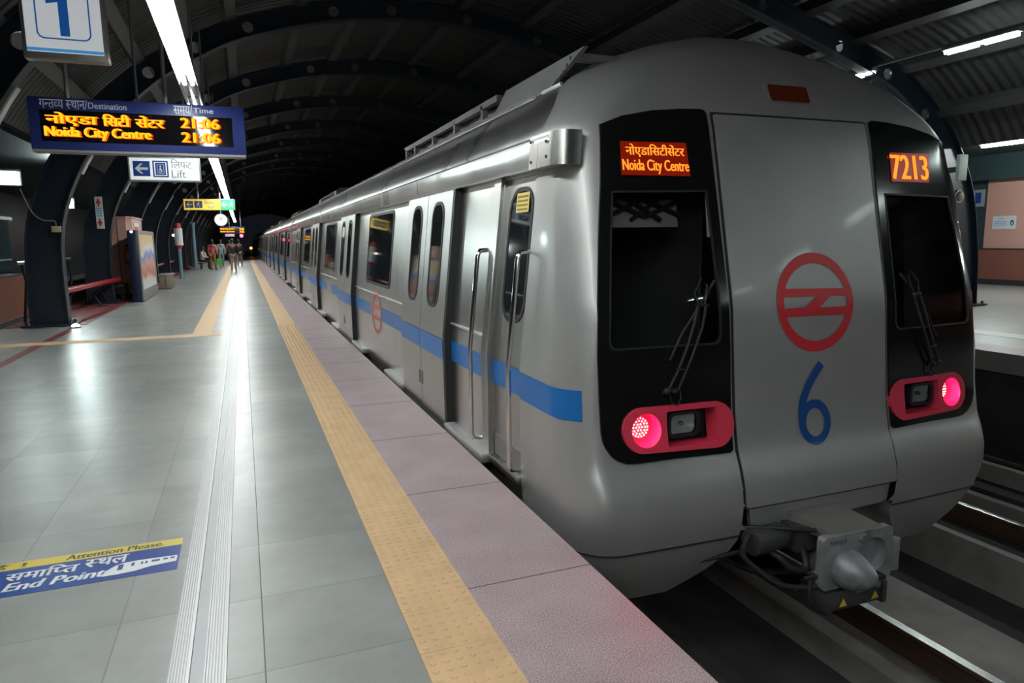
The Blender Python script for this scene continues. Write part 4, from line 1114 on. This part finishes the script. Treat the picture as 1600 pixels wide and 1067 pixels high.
text('निकास'.replace('नि','िन'), .66,.20,.98,.33, m, bold=.004).build('lettering', MT['signgrey'], py_)
text('Exit', .76,.07,.98,.165, m, bold=.004).build('lettering', MT['signgrey'], py_)
arrow_left(1.28,.195,.10,m2).build('arrow', MT['white'], pg_)
runner(1.5,.195,.12,m2).build('running_figure', MT['white'], pg_)
for xx in (-1.3,-.62): MB().tube([(xx,26,2.98),(xx,26,5.2)], .03, 8).build('hanger_rod', MT['pipe'], t)
# clock
t = thing('clock', 'round white clock hanging below the exit sign', 'clock', (-.72, 30.0, 2.15))
MB().cyl((-.72,29.93,2.40), (0,.14,0), .25, 32).build('case', MT['frame'], t, 30)
fc = MB().cyl((-.72,29.92,2.40), (0,.012,0), .225, 32).build('dial', MT['whitelit'], t, 30)
hm = MB()
for a, l, w in ((R(93), .11, .02), (R(54), .17, .014)):
    hm.prism([(-w/2,-.02),(w/2,-.02),(w/2,l),(-w/2,l)], lambda p: (-.72+p[0]*sin(a)+p[1]*cos(a), 29.913, 2.40+p[1]*sin(a)-p[0]*cos(a)), lambda p: (-.72+p[0]*sin(a)+p[1]*cos(a), 29.917, 2.40+p[1]*sin(a)-p[0]*cos(a)))
hm.build('hands', MT['dark'], fc)
MB().tube([(-.72,30,2.65),(-.72,30,5.6)], .03, 8).build('hanger_rod', MT['pipe'], t)
# far destination board and signals
t = thing('destination_board', 'small far amber LED board hanging beyond the clock', 'display', (-.55, 50.0, 2.1))
MB().box((-1.35,49.9,2.1), (.25,50.1,2.55), .02).build('casing', MT['board'], t, 30)
MB().box((-1.3,49.88,2.14), (.2,49.905,2.5)).build('screen', MT['boardface'], t)
for zz in (2.16, 2.34):
    lab(text('Noida City Centre', -1.27,zz,-.42,zz+.14, lambda a,b,d: (a,49.87+d,b), bold=.012).build('lettering', MT['ledbig'], t), 'amber LED characters')
    lab(text('21:06', -.1,zz,.18,zz+.14, lambda a,b,d: (a,49.87+d,b), bold=.012).build('lettering', MT['ledbig'], t), 'amber LED characters')
for xx in (-1.1,0): MB().tube([(xx,50,2.55),(xx,50,5.2)], .03, 8).build('hanger_rod', MT['pipe'], t)
t = thing('hanging_sign', 'small pale sign hanging beneath the far LED board', 'sign', (-.75, 52, 1.93))
MB().box((-1.05,51.95,1.93), (-.45,52.05,2.1), .01).build('panel', mat('pale_pink_sign', (.6,.4,.5), .4, emit=(.8,.4,.6), estr=.35), t, 30)
MB().tube([(-.75,52,2.1),(-.75,52,5.2)], .02, 6).build('hanger_rod', MT['pipe'], t)
def signal(loc, m, label, pole=True):
    t = thing('signal_lamp', label, 'signal', loc)
    x, y, z = loc
    MB().box((x-.14,y,z), (x+.14,y+.2,z+.34), .02).build('housing', MT['dark'], t, 30)
    MB().cyl((x,y-.01,z+.17), (0,-.03,0), .125, 20).build('lens', m, t, 30)
    if pole > 0: MB().tube([(x,y+.1,z+.34),(x,y+.1,5.3)], .03, 6).build('hanger_rod', MT['pipe'], t)
    else: MB().tube([(x,y+.1,z),(x,y+.1,0)], .04, 6).build('post', MT['pipe'], t)
signal((.0, 58, 1.86), glow('red_signal', (1,.04,.08), 14), 'glowing red lamp hanging above the far end of the platform', 1)
signal((.85, 78, .75), glow('orange_signal', (1,.28,.03), 9), 'glowing orange lamp on a short post at the far platform end', -1)

# ------------------------------------------------------------------ floor notice
t = thing('floor_notice', 'blue and yellow attention notice stuck on the platform floor', 'floor sticker', (-1.0, 3.55, 0))
fl = lambda h: (lambda a, b, d: (a, b, h-d))
MB().box((-1.75,3.375,0), (-.38,3.662,.0012)).build('blue_panel', mat('sticker_blue', (.018,.06,.26), .3), t)
MB().box((-1.75,3.662,0), (-.38,3.745,.0012)).build('yellow_band', mat('sticker_yellow', (.62,.47,.06), .35), t)
text('Attention Please.', -.886,3.677,-.464,3.733, fl(.0018), bold=.002).build('lettering', MT['inkgreen'], t)
text('ध्यान दें !', -1.55,3.670,-1.05,3.735, fl(.0018), bold=.002).build('lettering', MT['inkgreen'], t)
text('समािप~त', -1.10,3.535,-.815,3.642, fl(.0018), bold=.003).build('lettering', MT['white'], t)
text('स~थल', -.79,3.552,-.612,3.642, fl(.0018), bold=.003).build('lettering', MT['white'], t)
text('Coach End Point', -1.375,3.428,-.690,3.510, fl(.0018), shear=.12, bold=.004).build('lettering', MT['white'], t)
pc = sheet([(-.70,3.432),(-.685,3.475),(-.655,3.520),(-.625,3.540),(-.555,3.545),(-.39,3.535),(-.39,3.470),(-.50,3.455),(-.56,3.430),(-.63,3.422),(-.69,3.422)], fl(.0018), [], .1).build('train_picture', MT['white'], t)
pb = MB()
for a, b, c, e in ((-.640,-.618,3.465,3.525),(-.585,-.572,3.49,3.525),(-.545,-.535,3.495,3.52),(-.527,-.517,3.495,3.52),(-.50,-.465,3.50,3.522),(-.45,-.43,3.505,3.522),(-.42,-.40,3.505,3.522)): pb.box((a,c,.002), (b,e,.0023))
pb.build('picture_windows', MT['signblue'], pc)

# ------------------------------------------------------------------ left side furniture
def lean_rail(y0, y1, label, x0=-3.36, x1=-3.36):
    t = thing('leaning_rail', label, 'leaning rail', ((x0+x1)/2, (y0+y1)/2, 0), 'red leaning rails between the columns')
    X_ = lambda y: x0+(x1-x0)*(y-y0)/(y1-y0)
    MB().tube([(x0-.02,y0,.60),(X_(y0+.15),y0+.15,.60),(X_(y1-.15),y1-.15,.60),(x1-.02,y1,.60)], .06, 12).build('red_bar', MT['redrail'], t, 60)
    for yy in (y0+.45, y0+1.2, y1-1.2, y1-.45):
        MB().tube([(X_(yy),yy,.58),(X_(yy)-.34,yy,.3),(X_(yy)-.19,yy,.012)], .03, 8).box((X_(yy)-.34,yy-.07,.0), (X_(yy)-.04,yy+.07,.02)).build('support', MT['dark'], t, 60)
lean_rail(15.4, 20.35, 'red leaning rail right of the first wide column', -3.33, -3.02)
for i, y in enumerate((30.4, 35.4)): lean_rail(y, y+4.2, ('red leaning rail beyond the poster stand', 'red leaning rail beside the pale blue post')[i])
t = thing('handrail', 'grey metal handrail behind the red leaning rail', 'handrail', (-4.0, 17.7, .0))
MB().tube([(-4.0,15.5,1.16),(-4.0,19.9,1.16)], .04, 10).build('bar', MT['pipe'], t, 60)
for yy in (15.9, 17.2, 18.6, 19.7): MB().tube([(-4.0,yy,1.15),(-3.95,yy,.8),(-4.05,yy,.012)], .03, 8).build('post', MT['dark'], t, 60)
t = thing('kiosk', 'pink panelled booth standing behind the poster stand', 'booth', (-3.2, 23.2, 0))
MB().prism([(-3.55,22.0),(-2.99,22.0),(-2.86,22.15),(-2.86,24.2),(-2.99,24.35),(-3.55,24.35)], lambda p: (p[0],p[1],.013), lambda p: (p[0],p[1],2.22)).build('wall_panel', MT['pink'], t)
MB().prism([(-3.6,21.96),(-2.97,21.96),(-2.82,22.12),(-2.82,24.25),(-2.97,24.4),(-3.6,24.4)], lambda p: (p[0],p[1],2.22), lambda p: (p[0],p[1],2.26)).build('roof_panel', MT['pink'], t)
MB().box((-3.22,21.99,.1), (-3.205,22.0,2.2)).box((-3.55,21.98,.013), (-2.99,22.0,.12)).build('panel_joint', MT['dark'], t)
MB().box((-2.86,22.5,1.45), (-2.848,23.5,2.1)).build('notice', MT['white'], t)
lab(MB().box((-2.849,22.65,1.5), (-2.844,23.35,2.0)).build('notice_print', MT['redplain'], t), 'red print')
t = thing('fire_extinguisher', 'red fire extinguisher against the front of the pink booth', 'fire extinguisher', (-2.98, 21.85, 0.95))
MB().cyl((-2.98,21.82,.95), (0,0,.42), .075, 16).ball((-2.98,21.82,1.37), (.075,.075,.05)).build('cylinder', MT['redplain'], t, 40)
MB().tube([(-2.98,21.82,1.4),(-2.98,21.82,1.47)], .025, 8).box((-3.03,21.80,1.46), (-2.9,21.84,1.49)).tube([(-2.98,21.86,1.45),(-2.88,21.82,1.4),(-2.88,21.82,1.1)], .012, 6).build('valve', MT['dark'], t)
MB().box((-3.0,21.74,1.05), (-2.93,21.75,1.25)).build('label_plate', MT['yellow'], t)
MB().box((-3.03,21.88,.97), (-2.93,21.975,1.3)).build('bracket', MT['dark'], t)
t = thing('poster_stand', 'free standing navy poster case with a colourful poster facing the platform', 'poster stand', (-2.72, 22, 0))
MB().box((-2.73,20.1,.0), (-2.50,23.5,1.85), .02).build('case', mat('navy_case', (.010,.018,.05), .3), t, 30)
for lo_b, hi_b in (((-2.50,20.1,.02),(-2.475,23.5,.30)), ((-2.50,20.1,1.75),(-2.475,23.5,1.85)), ((-2.50,20.1,.3),(-2.475,20.3,1.75)), ((-2.50,23.3,.3),(-2.475,23.5,1.75))): MB().box(lo_b, hi_b).build('frame', MT['frame'], t)
pm_ = mat('poster_print', (.5,.5,.5), .6)
nt, b, N, L = nodes(pm_)
tc = N('ShaderNodeTexCoord'); sp = N('ShaderNodeSeparateXYZ'); cr = N('ShaderNodeValToRGB'); no = N('ShaderNodeTexNoise'); ad = N('ShaderNodeMath'); ad.operation = 'MULTIPLY_ADD'
no.inputs['Scale'].default_value = 1.1; ad.inputs[1].default_value = .45
L(tc.outputs['Object'], no.inputs['Vector']); L(tc.outputs['Object'], sp.inputs[0])
mr = N('ShaderNodeMapRange'); mr.inputs['From Min'].default_value = .3; mr.inputs['From Max'].default_value = 1.8; L(sp.outputs['Z'], mr.inputs[0])
L(no.outputs['Fac'], ad.inputs[0]); L(mr.outputs[0], ad.inputs[2]); L(ad.outputs[0], cr.inputs[0])
ee = cr.color_ramp.elements; ee[0].position = .28; ee[0].color = (.55,.57,.6,1); ee[1].position = 1.0; ee[1].color = (.62,.45,.25,1)
for p_, c_ in ((.42,(.6,.55,.52,1)),(.5,(.5,.16,.10,1)),(.68,(.55,.30,.24,1)),(.80,(.15,.22,.5,1)),(.9,(.6,.58,.6,1))): q_ = ee.new(p_); q_.color = c_
L(cr.outputs[0], b.inputs['Base Color'])
MB().box((-2.50,20.3,.3), (-2.485,23.3,1.75)).build('poster', pm_, t)
lab(MB().ball((-2.62,20.09,1.81), (.03,.02,.03)).build('lamp', glow('case_lamp', (1,1,.95), 8), t), 'small lit lamp on the end')
t = thing('litter_box', 'tan metal box standing on the floor beyond the poster stand', 'box', (-2.45, 25.8, 0))
MB().box((-2.62,25.4,.02), (-2.26,26.4,.46), .01).build('body', MT['bin'], t, 30)
MB().box((-2.65,25.37,.46), (-2.23,26.43,.50), .01).build('lid', MT['housing'], t, 30)
bj = MB()
for yy in (25.75,26.05): bj.box((-2.262,yy-.01,.05), (-2.256,yy+.01,.44))
bj.box((-2.45,25.392,.05), (-2.43,25.402,.44)); bj.build('slat_joint', MT['dark'], t)
t = thing('bench', 'dark low bench in front of the pink booth', 'bench', (-3.0, 20.8, 0))
MB().box((-3.35,20.5,.40), (-2.95,21.4,.45), .01).build('seat', mat('brown_seat', (.06,.035,.025), .5), t, 30)
for a in (-3.3,-3.0):
    for b_ in (20.56,21.34): MB().box((a-.025,b_-.025,.0), (a+.025,b_+.025,.40)).build('leg', MT['dark'], t)
t = thing('help_post', 'pale blue post carrying a white cylinder with red caps', 'post', (-2.53, 33.0, 0))
MB().cyl((-2.53,33,0), (0,0,1.32), .075, 14).build('pole', MT['paleblue'], t, 30)
MB().box((-2.68,32.85,0), (-2.38,33.15,.03)).build('base_plate', MT['paleblue'], t)
MB().cyl((-2.53,33,1.42), (0,0,.72), .17, 20).build('drum', MT['white'], t, 30)
for z0, z1, r0, r1 in ((1.28,1.42,.09,.15),(2.14,2.36,.13,.11)): lab(MB().cyl((-2.53,33,z0), (0,0,z1-z0), r0, 18, r1).build('cap', MT['redplain'], t, 30), 'red cap')
lab(MB().ball((-2.72,32.95,1.85), (.05,.04,.05)).build('call_lamp', glow('call_lamp', (1,.9,.75), 6), t), 'small lit call lamp')
t = thing('post', 'taller pale blue post beyond the red capped one', 'post', (-2.52, 43.0, 0))
MB().cyl((-2.52,43,0), (0,0,2.6), .09, 14).box((-2.75,42.8,0), (-2.3,43.2,.04)).build('pole', MT['paleblue'], t, 30)
MB().box((-2.64,42.9,2.6), (-2.40,43.1,2.68)).build('cap', MT['paleblue'], t)
t = thing('wayfinding_sign', 'narrow upright white sign with red arrow ends on the second column', 'sign', (-3.22, 19.7, 1.88))
MB().box((-3.30,19.66,1.88), (-3.14,19.72,2.66), .005).build('panel', MT['white'], t)
m = fy(-3.22, 19.66, 1.88, .003)
ar = sheet([(0,.74),(-.06,.62),(-.02,.62),(-.02,.55),(.02,.55),(.02,.62),(.06,.62)], m, [], .5); sheet([(0,.05),(.06,.17),(.02,.17),(.02,.24),(-.02,.24),(-.02,.17),(-.06,.17)], m, [], .5, 0, ar)
lab(ar.build('arrow', MT['redplain'], t), 'red arrows')
lp = MB()
for zz in (.30,.36,.42,.48): lp.box((-3.28,19.655,1.88+zz), (-3.16,19.66,1.88+zz+.025))
lp.build('print', MT['signblue_l'], t)
MB().box((-3.3,19.72,2.2), (-3.25,19.99,2.26)).build('bracket', MT['dark'], t)
t = thing('junction_box', 'small beige box with a cable on the first wide column', 'junction box', (-3.38, 14.86, 1.73))
MB().box((-3.22,14.84,1.73), (-3.07,14.98,1.84), .01).build('box', mat('beige_box', (.45,.38,.25), .5), t, 30)
MB().tube(smoothpath([(-3.15,14.9,1.84),(-3.17,14.9,1.93),(-3.35,14.9,1.95),(-3.5,14.88,2.1),(-3.62,14.8,2.5)]), .012, 6).build('cable', MT['bin'], t, 60)
t = thing('column_sign', 'pale rectangular plate fixed on the column beyond the train', 'sign', (13.12, 9.6, 2.53))
MB().box((13.01,9.55,2.53), (13.24,9.62,3.02), .01).build('panel', mat('pale_green_plate', (.36,.40,.34), .5), t, 30)
MB().box((13.12,9.62,2.7), (13.22,9.97,2.8)).build('bracket', MT['dark'], t)
t = thing('bulkhead_lamp', 'small round unlit lamp lower on the column beyond the train', 'lamp', (13.55, 9.9, 2.1))
MB().cyl((13.55,9.97,2.25), (0,-.08,0), .13, 18).build('casing', MT['frame'], t, 30)
MB().ball((13.55,9.88,2.25), (.1,.05,.1)).build('globe', MT['bin'], t, 60)

# ------------------------------------------------------------------ people
def skinned(name, verts, edges, radii, m, parent, root=0, sub=1):
    me = bpy.data.meshes.new(name); me.from_pydata(verts, edges, [])
    o = bpy.data.objects.new(name, me); COL.objects.link(o); o.parent = parent
    sk_ = o.modifiers.new('skin', 'SKIN'); sk_.use_smooth_shade = True
    if not me.skin_vertices: me.skin_vertices
    d = me.skin_vertices[0].data
    for i, r_ in enumerate(radii):
        d[i].radius = r_ if isinstance(r_, tuple) else (r_, r_); d[i].use_root = (i == root)
    if sub: ss = o.modifiers.new('sub', 'SUBSURF'); ss.levels = sub; ss.render_levels = sub
    me.materials.append(m)
    return o
CL = {}
def cloth(c):
    if c not in CL: CL[c] = mat('cloth_%d' % len(CL), c, .8)
    return CL[c]
def person(label, loc, rz, top, legs, stride=.0, sit=False, long_sleeve=True, hair='short', lean=0.0, arm=.0):
    t = thing('person', label, 'person', loc, None, rz)
    pz = .90 if not sit else .50
    J = {}
    def j(n, x, y, z): J[n] = (x, y, z)
    f = lean
    j('pelvis',0,0,pz); j('waist',0,-.2*f,pz+.16); j('chest',0,-.42*f,pz+.38); j('neck',0,-.55*f,pz+.55); j('chin',0,-.6*f-.015,pz+.60); j('head',0,-.62*f-.005,pz+.68); j('crown',0,-.62*f+.01,pz+.75)
    for s, n in ((1,'l'),(-1,'r')):
        j('sh'+n, .17*s, -.5*f, pz+.47)
        sw = arm*s
        if sit: j('el'+n,.22*s,-.5*f-.08,pz+.22); j('wr'+n,.14*s,-.30,pz+.16); j('pa'+n,.12*s,-.36,pz+.15); hd_ = (0,-1,-.1)
        else: j('el'+n,.225*s,-.45*f+sw*.5,pz+.20); j('wr'+n,.235*s,-.35*f+sw-.06,pz-.03); j('pa'+n,.235*s,-.35*f+sw-.08,pz-.10); hd_ = (0,-.15,-1)
        d = Vector(hd_).normalized(); p = Vector(J['pa'+n])
        across = Vector((0,1,0)) if not sit else Vector((1,0,0))
        for q, (o_, l_) in enumerate(((-.027,.07),(-.009,.082),(.009,.076),(.027,.06))):
            a = p + across*o_ + d*.02; J['f%d%s' % (q,n)] = tuple(a + d*l_*.5); J['g%d%s' % (q,n)] = tuple(a + d*l_*.9 + Vector((-.012*s,0,0)))
        J['t0'+n] = tuple(p - d*.02 + across*-.04); J['t1'+n] = tuple(p + d*.02 + across*-.055)
        st = stride*s
        j('hi'+n,.09*s,0,pz-.05)
        if sit: j('kn'+n,.11*s,-.42,pz-.02); j('an'+n,.11*s,-.40,.08); j('to'+n,.12*s,-.54,.035)
        else: j('kn'+n,.095*s,st*.5-.02,.48); j('an'+n,.095*s,st,.085+(.04 if st > .05 else 0)); j('to'+n,.11*s,st-.14,.035)
    E_ = [('pelvis','waist'),('waist','chest'),('chest','neck'),('neck','chin'),('chin','head'),('head','crown')]
    for n in 'lr':
        E_ += [('chest','sh'+n),('sh'+n,'el'+n),('el'+n,'wr'+n),('wr'+n,'pa'+n),('pa'+n,'t0'+n),('t0'+n,'t1'+n),('pelvis','hi'+n),('hi'+n,'kn'+n),('kn'+n,'an'+n),('an'+n,'to'+n)]
        for q in range(4): E_ += [('pa'+n,'f%d%s'%(q,n)),('f%d%s'%(q,n),'g%d%s'%(q,n))]
    RAD = dict(pelvis=(.13,.10),waist=(.12,.09),chest=(.15,.10),neck=.048,chin=(.062,.07),head=(.076,.09),crown=(.06,.07))
    base = dict(sh=.055,el=.042,wr=.028,pa=(.036,.02),hi=.085,kn=.058,an=.04,to=.035,t0=.011,t1=.009)
    def rad(n):
        if n in RAD: return RAD[n]
        if n[0] in 'fg' and n[1].isdigit(): return .0095
        return base[n[:2]]
    ks = list(J)
    skinned('body', [J[k] for k in ks], [(ks.index(a), ks.index(b)) for a, b in E_], [rad(k) for k in ks], MT['skin'], t)
    def sub(nm, names, edges, grow, m):
        return skinned(nm, [J[k] for k in names], [(names.index(a), names.index(b)) for a, b in edges], [tuple(v+grow for v in (rad(k) if isinstance(rad(k), tuple) else (rad(k),)*2)) for k in names], m, t)
    nm = ['waist','pelvis','chest']; ed = [('pelvis','waist'),('waist','chest')]
    for n in 'lr':
        nm += ['sh'+n,'el'+n]; ed += [('chest','sh'+n),('sh'+n,'el'+n)]
        if long_sleeve: nm.append('wr'+n); ed.append(('el'+n,'wr'+n))
    sub('shirt', nm, ed, .018, cloth(top))
    nm = ['pelvis']; ed = []
    for n in 'lr': nm += ['hi'+n,'kn'+n,'an'+n]; ed += [('pelvis','hi'+n),('hi'+n,'kn'+n),('kn'+n,'an'+n)]
    sub('trousers', nm, ed, .016, cloth(legs))
    for n in 'lr':
        a, b = Vector(J['an'+n]), Vector(J['to'+n])
        skinned('shoe', [tuple(a+Vector((0,.03,-.04))), tuple((a+b)/2+Vector((0,0,-.01))), tuple(b)], [(0,1),(1,2)], [.046,.046,.036], MT['shoe'], t)
    h = Vector(J['head']); hm_ = LB(); hm_.ball((h.x, h.y+.02, h.z+.035), (.088,.10,.088), 16, 10)
    if hair == 'long': hm_.ball((h.x, h.y+.075, h.z-.06), (.075,.045,.14), 12, 8)
    hm_.v = [(p[0], max(p[1], h.y-.075+max(0, (p[2]-h.z-.03))*-.3), max(p[2], h.z-.02) if p[1] < h.y-.01 else p[2]) for p in hm_.v]
    hm_.put('hair', MT['hair'], t, 60)
    fc = LB()
    for s in (1,-1): fc.ball((.03*s, h.y-.088, h.z+.005), (.012,.008,.007), 8, 5)
    fc.put('eyes', MT['hair'], t, 60)
    fc = LB().ball((0,h.y-.098,h.z-.018), (.012,.02,.022), 8, 6)
    for s in (1,-1): fc.ball((.078*s,h.y+.01,h.z-.01), (.01,.02,.03), 8, 6)
    fc.put('nose_and_ears', MT['skin'], t, 60)
    LB().ball((0,h.y-.085,h.z-.055), (.022,.01,.006), 8, 5).put('mouth', cloth((.2,.05,.04)), t, 60)
    return t
person('person in a black jacket and khaki trousers walking away down the platform', (-.48,39.3,0), pi, (.012,.012,.014), (.23,.18,.13), .18, arm=.08)
person('person in a pink top and mustard trousers standing near the seat', (-1.57,42.2,0), R(160), (.62,.12,.13), (.30,.19,.05), .05, long_sleeve=True, hair='long')
person('person in a grey blue shirt and grey trousers walking towards the camera', (-1.22,45.7,0), R(10), (.20,.30,.33), (.17,.20,.23), .12, arm=.06)
person('person in a white shirt and dark trousers sitting on the platform seat', (-2.22,44.0,0), R(70), (.55,.47,.42), (.02,.02,.022), sit=True, lean=.12)
person('person in a dark top and grey trousers walking away near the tactile strip', (-.20,47.7,0), R(175), (.015,.016,.022), (.20,.18,.16), .16, arm=.07)
person('person in a red top far along the platform, partly behind the others', (-.85,54.0,0), R(20), (.5,.05,.06), (.03,.03,.05), .1)
t = thing('seat', 'metal platform seat under the sitting person', 'seat', (-2.3,44.0,0))
MB().box((-2.55,43.4,.38), (-2.05,45.2,.42), .01).box((-2.58,43.4,.42), (-2.54,45.2,.80)).build('seat_panel', MT['pipe'], t, 30)
for yy in (43.6, 45.0): MB().tube([(-2.3,yy,.38),(-2.3,yy,0)], .03, 8).build('leg', MT['dark'], t)
def bag(label, loc, c, s=1.0):
    x, y, z = loc; t = thing('carrier_bag', label, 'bag', loc)
    MB().prism([(-.15*s,0),(.15*s,0),(.13*s,.36*s),(-.13*s,.36*s)], lambda p: (x+p[0],y-.05,z+p[1]), lambda p: (x+p[0]*.95,y+.05,z+p[1])).build('pouch', cloth(c), t)
    MB().tube([(x-.06,y,z+.36*s),(x-.03,y,z+.50*s),(x+.03,y,z+.50*s),(x+.06,y,z+.36*s)], .008, 6).build('handle', cloth(c), t)
bag('green carrier bag hanging from the hand of the person in pink', (-1.24,42.15,.28), (.10,.42,.06))
bag('white carrier bag carried by the person in the dark top', (-.55,47.5,.27), (.5,.5,.5), .9)
